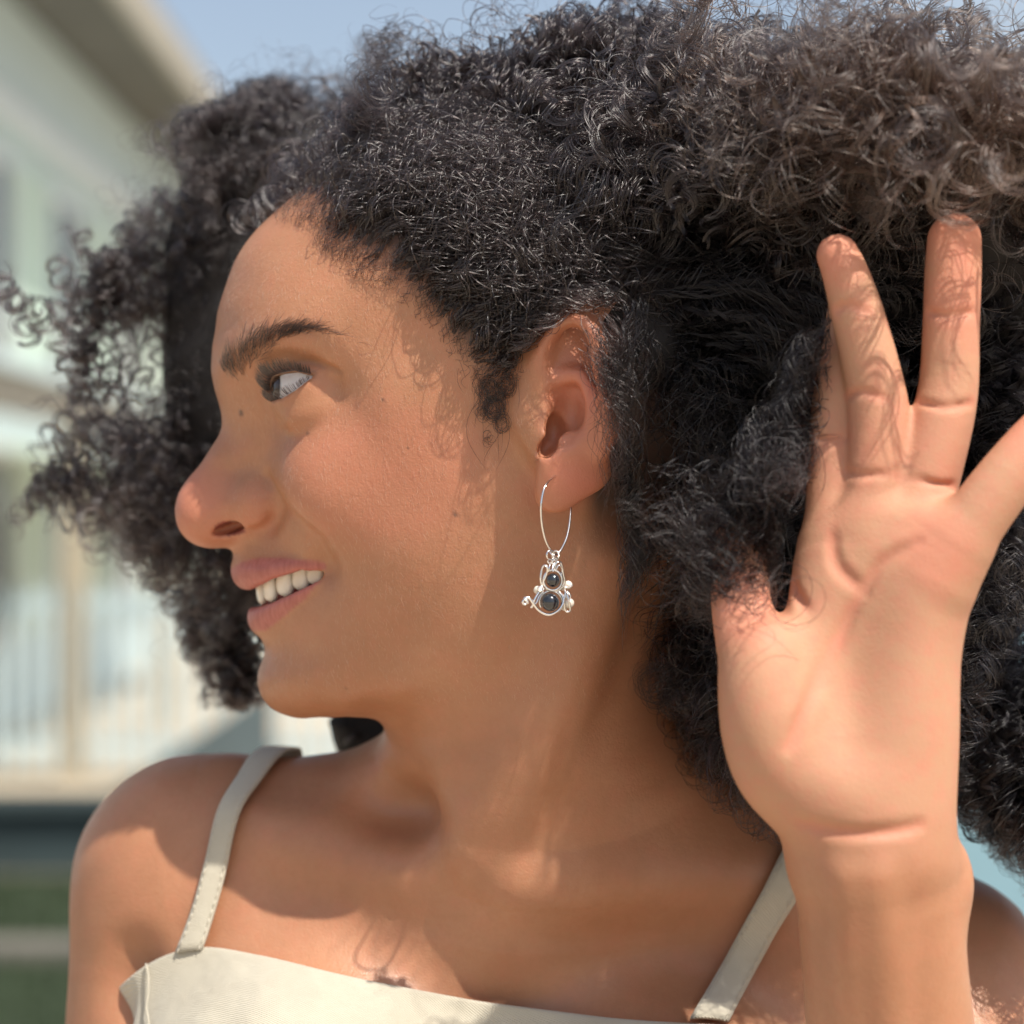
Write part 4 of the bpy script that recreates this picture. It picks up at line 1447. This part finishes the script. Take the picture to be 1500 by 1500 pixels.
# big curls falling forward at the top right, tinted brown as sunlit, nearer to the lens
flow_c = lambda P: np.stack([.8 + 0 * P[:, 0], -.25 + 0 * P[:, 0], -.15 - 3 * (P[:, 0] - .10)], -1)
ED = [(at(910, 200, -.060), (.024, .030, .026), 1.1), (at(980, 270, -.075), (.026, .030, .020), 1.0), (at(1000, 180, -.075), (.030, .036, .026), 1.1), (at(1120, 300, -.090), (.040, .040, .018), 1.3), (at(1290, 310, -.095), (.040, .040, .018), 1.2), (at(1450, 330, -.08), (.04, .04, .02), .8)]
E = [(at(1060, 190, -.090), (.032, .040, .024), 1.0), (at(1150, 180, -.100), (.040, .048, .030), 1.6), (at(1260, 170, -.112), (.042, .052, .032), 1.6), (at(1400, 190, -.108), (.044, .052, .034), 1.8),
     (at(1510, 240, -.105), (.036, .050, .036), 1.2), (at(1180, 90, -.05), (.050, .04, .020), .8), (at(1380, 80, -.05), (.060, .04, .022), .8)]
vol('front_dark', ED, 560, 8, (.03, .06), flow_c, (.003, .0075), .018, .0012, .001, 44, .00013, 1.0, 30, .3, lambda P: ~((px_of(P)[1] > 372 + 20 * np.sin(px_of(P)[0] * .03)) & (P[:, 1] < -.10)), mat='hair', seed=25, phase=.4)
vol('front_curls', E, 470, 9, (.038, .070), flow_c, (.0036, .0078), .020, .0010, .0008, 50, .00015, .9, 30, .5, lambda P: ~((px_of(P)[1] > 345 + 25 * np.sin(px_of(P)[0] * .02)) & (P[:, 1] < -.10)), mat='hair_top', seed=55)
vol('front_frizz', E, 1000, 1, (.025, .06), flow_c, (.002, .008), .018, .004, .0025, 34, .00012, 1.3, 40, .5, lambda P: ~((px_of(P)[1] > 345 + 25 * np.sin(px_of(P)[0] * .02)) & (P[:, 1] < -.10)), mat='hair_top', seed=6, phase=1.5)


# the side mass, tinted blacker for its shade: swept right above, falling below the ear
def flow_side(P):
    u, v = px_of(P)
    k = np.clip((v - 420) / 260, 0, 1)
    return np.stack([.95 - .80 * k + .25 * np.clip((v - 900) / 200, 0, 1), 0 * k, .05 - 1.0 * k], -1)


E = [(at(860, 380, -.066), (.026, .018, .030), 1.0), (at(960, 400, -.064), (.034, .024, .040), 1.6), (at(1080, 420, -.068), (.036, .026, .038), 1.6), (at(1000, 600, -.058), (.034, .030, .050), 2.0),
     (at(1100, 640, -.056), (.036, .034, .060), 2.0), (at(1010, 850, -.046), (.026, .034, .050), 1.7), (at(1090, 900, -.040), (.030, .040, .055), 1.7), (at(1080, 1080, -.035), (.024, .034, .034), 1.5), (at(1180, 420, -.075), (.03, .025, .04), 1.0)]
vol('side_hair', E, 1300, 6, (.040, .090), flow_side, (.0012, .0042), .026, .0014, .0012, 34, .00013, .5, 26, .4, near_ok(4), mat='hair_side', seed=8, phase=.7)
vol('side_frizz', E, 2600, 1, (.030, .080), flow_side, (.0015, .0060), .022, .005, .0030, 30, .0001, .9, 34, .5, near_ok(26), mat='hair_side', seed=9, phase=2)
E2 = [(at(1020, 1040, -.040), (.020, .030, .026), 1.0), (at(1090, 1120, -.035), (.022, .030, .020), 1.2), (at(1150, 1190, -.03), (.016, .026, .012), .6), (at(1010, 960, -.045), (.018, .028, .03), 1)]
vol('side_tips', E2, 170, 10, (.03, .05), lambda P: np.stack([.3 + 0 * P[:, 0], 0 * P[:, 0], -1 + 0 * P[:, 0]], -1), (.003, .0055), .013, .0011, .0012, 40, .00005, .8, 40, .3, near_ok(34), mat='hair_side', seed=10, phase=.5)
# thin strands that fall over the back of the ear
G_ = []
for _ in range(120):
    u0 = rng.uniform(848, 910) if rng.random() < .35 else rng.normal(884, 9); v0 = rng.uniform(455, 560); e_ = rng.uniform(70, 230)
    t = np.linspace(0, 1, 9); bend = rng.normal(0, 14)
    G_.append([at(u0 + (34 + bend) * math.sin(2.2 * x) * (1 - .3 * x) + 3 * rng.normal(), v0 + e_ * x, -.094 - .004 * math.sin(3 * x) + .010 * x * x) for x in t])
EWS = curls(np.array(G_), 2, .0006, .0030, .020, .0012, .0010, 28, phase=1.5)
strands('ear_wisps', EWS, .00006, MAT['hair'], hair, kind='stuff')
vol('behind_ear_hair', [(at(900, 540, -.0955), (.009, .005, .024), 1), (at(912, 640, -.090), (.008, .008, .026), 1), (at(893, 468, -.090), (.014, .006, .014), 1.4)], 600, 7, (.03, .06), lambda P: np.stack([.1 + 0 * P[:, 0], 0 * P[:, 0], -1 + 0 * P[:, 0]], -1),
    (.001, .0032), .022, .0012, .001, 30, .00009, .4, 26, .1, lambda P: px_of(P)[0] > np.interp(px_of(P)[1], [440, 520, 600, 700, 760], [845, 872, 884, 896, 902]), mat='hair_side', seed=41, phase=.8)
# the lock lifted by thumb and forefinger, in front of them
E3 = [(at(1085, 770, -.128), (.014, .010, .026), 1.3), (at(1105, 860, -.134), (.010, .006, .008), .45), (at(1130, 700, -.125), (.012, .008, .026), 1), (at(1205, 500, -.127), (.008, .005, .012), .35), (at(1180, 640, -.125), (.007, .005, .02), .5)]
vol('lifted_lock', E3, 420, 6, (.015, .035), flow_side, (.0012, .0040), .022, .0018, .0012, 28, .0001, .6, 26, .2, mat='hair_side', test=lambda P: (px_of(P)[0] < 1150 + 70 * (px_of(P)[1] < 720)) & (px_of(P)[1] < 925 + rng.normal(0, 10)), seed=21, phase=.8)
vol('lifted_frizz', E3, 260, 1, (.02, .045), flow_side, (.0015, .0080), .022, .003, .0022, 28, .00008, 1.0, 26, .2, mat='hair_side', test=lambda P: (px_of(P)[0] < 1235) & (px_of(P)[1] < 960), seed=22, phase=2)
# behind the hand and down to the shoulder
flow_r = lambda P: np.stack([.25 + 0 * P[:, 0], 0 * P[:, 0], -1 + 0 * P[:, 0]], -1)
E = [(at(1475, 400, -.055), (.030, .03, .040), 1.2), (at(1300, 480, -.045), (.050, .035, .060), 2), (at(1430, 560, -.04), (.045, .04, .08), 2), (at(1470, 860, -.02), (.042, .045, .080), 2.2), (at(1440, 1050, -.005), (.034, .045, .045), 1.8), (at(1500, 1080, .0), (.034, .04, .05), 1.4), (at(1250, 700, -.045), (.04, .04, .08), 1)]
low = lambda P: near_ok(0)(P) & (px_of(P)[1] < 1240 + np.clip(px_of(P)[0] - 1430, 0, 200) * 1.1)
vol('back_curls', E, 800, 9, (.035, .065), flow_r, (.0028, .0060), .014, .0008, .0008, 40, .00014, .7, 30, .5, low, mat='hair_side', seed=12)
vol('back_frizz', E, 2600, 1, (.03, .06), flow_r, (.002, .007), .018, .004, .003, 28, .00005, 1.1, 36, .6, low, mat='hair_side', seed=13, phase=2)


# far side: hair on the other side of the face, sparse ringlets at its rim
def flow_far(P):
    u, v = px_of(P)
    return np.stack([-.45 + .5 * np.clip((v - 650) / 250, 0, 1), .0 * u, .25 - 1.3 * np.clip((v - 200) / 300, 0, 1)], -1)


E = [(at(465, 190, .10), (.030, .030, .024), 1.6), (at(375, 240, .10), (.030, .030, .030), 1.4), (at(500, 300, .095), (.04, .03, .035), 1.2), (at(290, 400, .11), (.028, .030, .036), 1.1), (at(320, 560, .10), (.022, .030, .045), 1.1),
     (at(275, 640, .10), (.024, .028, .036), .7), (at(300, 770, .10), (.026, .025, .028), 1.0), (at(345, 850, .09), (.016, .02, .022), .6), (at(235, 690, .10), (.026, .025, .026), .8)]
vol('far_curls', E, 560, 10, (.028, .055), flow_far, (.0026, .0052), .011, .0008, .0008, 44, .00008, .8, 34, .3, lambda P: P[:, 1] > .04, seed=15)
vol('far_frizz', E, 700, 1, (.02, .05), flow_far, (.002, .005), .013, .003, .002, 32, .00006, 1.2, 40, .4, lambda P: P[:, 1] > .04, seed=16, phase=2)
E = [(at(190, 420, .10), (.026, .03, .030), 1), (at(110, 500, .10), (.024, .03, .026), .8), (at(190, 620, .10), (.026, .03, .030), 1), (at(230, 740, .10), (.030, .03, .022), .8), (at(130, 700, .10), (.016, .02, .012), .4),
     (at(330, 850, .10), (.016, .02, .014), .4), (at(45, 455, .10), (.010, .02, .012), .12), (at(85, 440, .10), (.012, .02, .012), .25)]
vol('far_ringlets', E, 150, 12, (.020, .040), flow_far, (.0024, .0048), .0095, .0006, .0006, 48, .00009, .9, 44, .0, lambda P: P[:, 1] > .04, seed=17, phase=.18)
E = [(at(358, 920, .085), (.006, .012, .020), 1.4), (at(368, 990, .082), (.006, .01, .014), 1), (at(340, 960, .085), (.008, .01, .010), .5)]
vol('nape_far', [(at(545, 1070, .12), (.016, .02, .010), 1)], 60, 10, (.02, .04), lambda P: np.stack([.6 + 0 * P[:, 0], 0 * P[:, 0], -.4 + 0 * P[:, 0]], -1), (.002, .004), .010, .001, .001, 30, .00009, .6, 30, .2, lambda P: px_of(P)[0] > 478, seed=31)
vol('cheek_lock', E, 85, 15, (.014, .026), lambda P: np.stack([.3 + 0 * P[:, 0], 0 * P[:, 0], -1 + 0 * P[:, 0]], -1), (.0026, .0042), .009, .0007, .0006, 44, .00009, .4, 40, .0, lambda P: px_of(P)[1] < 1046, seed=18, phase=.2)
print('hair done', time.time() - T0)
# ------------------------------------------------------------ the place behind her
GZ = -1.5                                     # ground level under the lens


def G3(lat, dist, z):
    """lat metres to the right of the line of sight, dist metres ahead of the camera, z height above the lens"""
    return CAM + RGT * lat + FWD * dist + UP * z


def gbox(b, lat0, lat1, d0, d1, z0, z1, loc):
    c = [G3(a, d, z) - loc for z in (z0, z1) for a, d in ((lat0, d0), (lat1, d0), (lat1, d1), (lat0, d1))]
    b.add(c, [(0, 3, 2, 1), (4, 5, 6, 7), (0, 1, 5, 4), (1, 2, 6, 5), (2, 3, 7, 6), (3, 0, 4, 7)])


def gpart(name, mat, parent, loc, boxes, kind=None):
    b = MB()
    for x in boxes: gbox(b, *x, loc)
    o = b.build(name, mat, parent, smooth=False)
    if kind: o['kind'] = kind
    return o


MAT['wall_white'] = simple('white_render', (.50, .61, .63), .8, .05, 1.5, bump=.004, bscale=30)
MAT['wall_green'] = simple('pale_green_paint', (.50, .60, .50), .7, .06, 2)
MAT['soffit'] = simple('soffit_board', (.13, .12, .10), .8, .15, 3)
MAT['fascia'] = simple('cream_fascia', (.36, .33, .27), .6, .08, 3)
MAT['roof'] = simple('roof_sheet', (.24, .22, .20), .6, .15, 3)
MAT['glass'] = simple('window_glass', (.03, .045, .045), .08, .3, 2)
MAT['frame'] = simple('window_frame', (.62, .64, .62), .5, .05)
MAT['post'] = simple('beige_post', (.40, .35, .26), .7, .12, 4)
MAT['fence'] = simple('white_paint', (.50, .61, .64), .5, .05)
MAT['darkwall'] = simple('dark_teal_wall', (.022, .036, .038), .7, .3, 2)
MAT['darkwall2'] = simple('grey_stair_wall', (.085, .115, .125), .8, .25, 2)
MAT['bluewall'] = simple('pale_blue_wall', (.22, .36, .42), .7, .08, 2)
MAT['grass'] = simple('grass', (.018, .032, .010), .9, .45, 14)
MAT['paving'] = simple('paving', (.42, .35, .26), .85, .12, 5, bump=.004, bscale=60)
MAT['leaf'] = simple('leaf', (.045, .085, .03), .6, .4, 20)

b = MB()
S = 600
b.add([(-S, -S, GZ), (S, -S, GZ), (S, S, GZ), (-S, S, GZ)], [(0, 1, 2, 3)])
tag(b.build('ground', MAT['paving'], smooth=False), kind='structure')
b = MB()
b.add([G3(-12, 4.2, GZ + .004), G3(1.5, 4.2, GZ + .004), G3(1.5, 9.6, GZ + .004), G3(-12, 9.6, GZ + .004)], [(0, 1, 2, 3)])
tag(b.build('lawn', MAT['grass'], smooth=False), kind='structure')
# blades of grass on the lawn
g = np.random.default_rng(3); N = 26000
la = g.uniform(-4, 0.5, N); di = g.uniform(4.8, 9.5, N); h = g.uniform(.02, .06, N); an = g.uniform(0, 6.28, N)
V = np.empty((N, 3, 3)); base = CAM + RGT * la[:, None] + FWD * di[:, None] + UP * (GZ + .004)
dx = np.stack([np.cos(an), np.sin(an), 0 * an], -1)
V[:, 0] = base - dx * .004; V[:, 1] = base + dx * .004; V[:, 2] = base + UP * h[:, None] + dx[:, [1, 0, 2]] * (h * g.normal(0, .4, N))[:, None]
tag(mesh_obj('grass', V.reshape(-1, 3), np.arange(N * 3).reshape(-1, 3), MAT['grass'], smooth=False), kind='stuff')
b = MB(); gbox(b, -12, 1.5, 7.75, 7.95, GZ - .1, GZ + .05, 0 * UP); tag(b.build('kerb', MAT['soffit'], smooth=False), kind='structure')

# house along the left side, roof edge running away from the camera
L0 = G3(-3.6, 16, GZ)
hs = empty('house', L0); tag(hs, 'white two storey house at far left with overhanging roof edge against the sky', 'house')
gpart('wall', MAT['wall_white'], hs, L0, [(-9, -3.6, 9, 30, GZ, 3.7)])
rf = gpart('roof', MAT['roof'], hs, L0, [(-9.4, -2.75, 8.6, 30.5, 3.86, 3.95)])
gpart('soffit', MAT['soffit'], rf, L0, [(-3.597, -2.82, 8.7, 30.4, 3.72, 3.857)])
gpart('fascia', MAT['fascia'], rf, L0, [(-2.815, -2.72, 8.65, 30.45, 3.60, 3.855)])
gpart('cornice', MAT['frame'], hs, L0, [(-3.597, -3.45, 9, 30, 2.72, 2.86)])
for d in (9.4, 12.2, 15.0, 17.8, 20.6, 23.4, 26.2):
    for z0, z1 in ((.9, 2.5), (-.9, .45)):
        wd = gpart('window', MAT['frame'], hs, L0, [(-3.597, -3.52, d, d + 1.5, z0, z0 + .08), (-3.597, -3.52, d, d + 1.5, z1 - .08, z1), (-3.597, -3.52, d, d + .08, z0 + .08, z1 - .08), (-3.597, -3.52, d + 1.42, d + 1.5, z0 + .08, z1 - .08), (-3.597, -3.525, d + .72, d + .78, z0 + .08, z1 - .08)])
        for pn in (d + .08, d + .78): gpart('pane', MAT['glass'], wd, L0, [(-3.596, -3.565, pn, pn + .64, z0 + .08, z1 - .08)])
        for sh in (d - .62, d + 1.52): gpart('shutter', MAT['wall_green'], wd, L0, [(-3.597, -3.53, sh, sh + .6, z0, z1)])
# veranda in front of it: beam on posts
L1 = G3(-3.0, 12, GZ)
vr = empty('veranda', L1); tag(vr, 'beige veranda frame with slanting beam and posts in front of the white house', 'veranda')
for d in (10.2, 13.0, 16.2, 19.5): gpart('post', MAT['post'], vr, L1, [(-2.45 - .07, -2.45 + .07, d, d + .14, GZ, .50)])
gpart('beam', MAT['fascia'], vr, L1, [(-2.54, -2.36, 9.6, 20.2, .502, .66)])
gpart('roof', MAT['wall_white'], vr, L1, [(-3.4, -2.3, 9.5, 20.4, .662, .72)])

# white house further back, square on
L2 = G3(-1.5, 27, GZ)
h2 = empty('house', L2); tag(h2, 'low white house behind her hair, cream upper wall and small dark windows', 'house')
gpart('wall', MAT['wall_white'], h2, L2, [(-3.4, 3.0, 27, 34, GZ, 1.9)])
gpart('roof', MAT['roof'], h2, L2, [(-3.7, 3.3, 26.6, 34.4, 1.902, 2.15)])
gpart('band', MAT['wall_green'], h2, L2, [(-3.4, 3.0, 26.93, 26.997, .4, .75)])
for la_ in (-2.9, -1.35, .2, 1.7):
    wd = gpart('window', MAT['frame'], h2, L2, [(la_, la_ + .8, 26.92, 26.997, -1.0, -.92), (la_, la_ + .8, 26.92, 26.997, .02, .10), (la_, la_ + .07, 26.92, 26.997, -.92, .02), (la_ + .73, la_ + .8, 26.92, 26.997, -.92, .02)])
    gpart('pane', MAT['glass'], wd, L2, [(la_ + .07, la_ + .73, 26.95, 26.996, -.92, .02)])

# white picket fence
L3 = G3(-2, 13, GZ)
fc = empty('fence', L3); tag(fc, 'white picket fence with thin vertical bars, blurred behind her shoulder', 'fence')
proto = gpart('picket', MAT['fence'], fc, L3, [(-3.3, -3.26, 13.0, 13.03, GZ + .05, -.42)])
for i in range(1, 46):
    c = proto.copy(); scene.collection.objects.link(c); c.parent = fc
    c.location = RGT * (.10 * i)
gpart('rail', MAT['fence'], fc, L3, [(-3.35, 1.4, 13.032, 13.07, -.55, -.48)])
gpart('rail', MAT['fence'], fc, L3, [(-3.35, 1.4, 13.032, 13.07, GZ + .15, GZ + .22)])
L4 = G3(-2.6, 9.75, GZ)
lw = empty('garden_wall', L4); tag(lw, 'low dark teal garden wall at the edge of the lawn below the white fence', 'wall', kind='thing')
gpart('wall', MAT['darkwall'], lw, L4, [(-6.5, 1.6, 9.65, 9.85, GZ, -1.24)])
gpart('coping', MAT['darkwall'], lw, L4, [(-6.55, 1.65, 9.60, 9.90, -1.238, -1.19)])
# sloping grey side wall of a stair, in front of the fence
La = G3(-1.6, 12.4, GZ)
prof = [(400, 1003), (400, 1262), (60, 1262), (60, 1215), (130, 1185)]
b = MB(); n_ = len(prof)
vv = [G3((u_ - 750) * K * d_, d_, (750 - v_) * K * d_) - La for d_ in (12.3, 12.6) for u_, v_ in prof]
b.add(vv, [tuple(range(n_)), tuple(range(n_, 2 * n_))[::-1]] + [(i, i + n_, (i + 1) % n_ + n_, (i + 1) % n_) for i in range(n_)])
sw = b.build('stair_wall', MAT['darkwall2'], None, smooth=False); sw.location = La
tag(sw, 'dark grey wall with a sloping top, blurred between the white fence and her far shoulder', 'wall', kind='thing')
# pale blue wall on the right
L5 = G3(2.2, 6.1, GZ)
bw = gpart('garden_wall', MAT['bluewall'], None, L5, [(1.0, 3.6, 6.0, 6.2, GZ, -.30)])
bw.location = L5; tag(bw, 'pale blue wall glimpsed beside her shoulder at the lower right edge', 'wall', kind='thing')

# everything else
print('done', time.time() - T0)
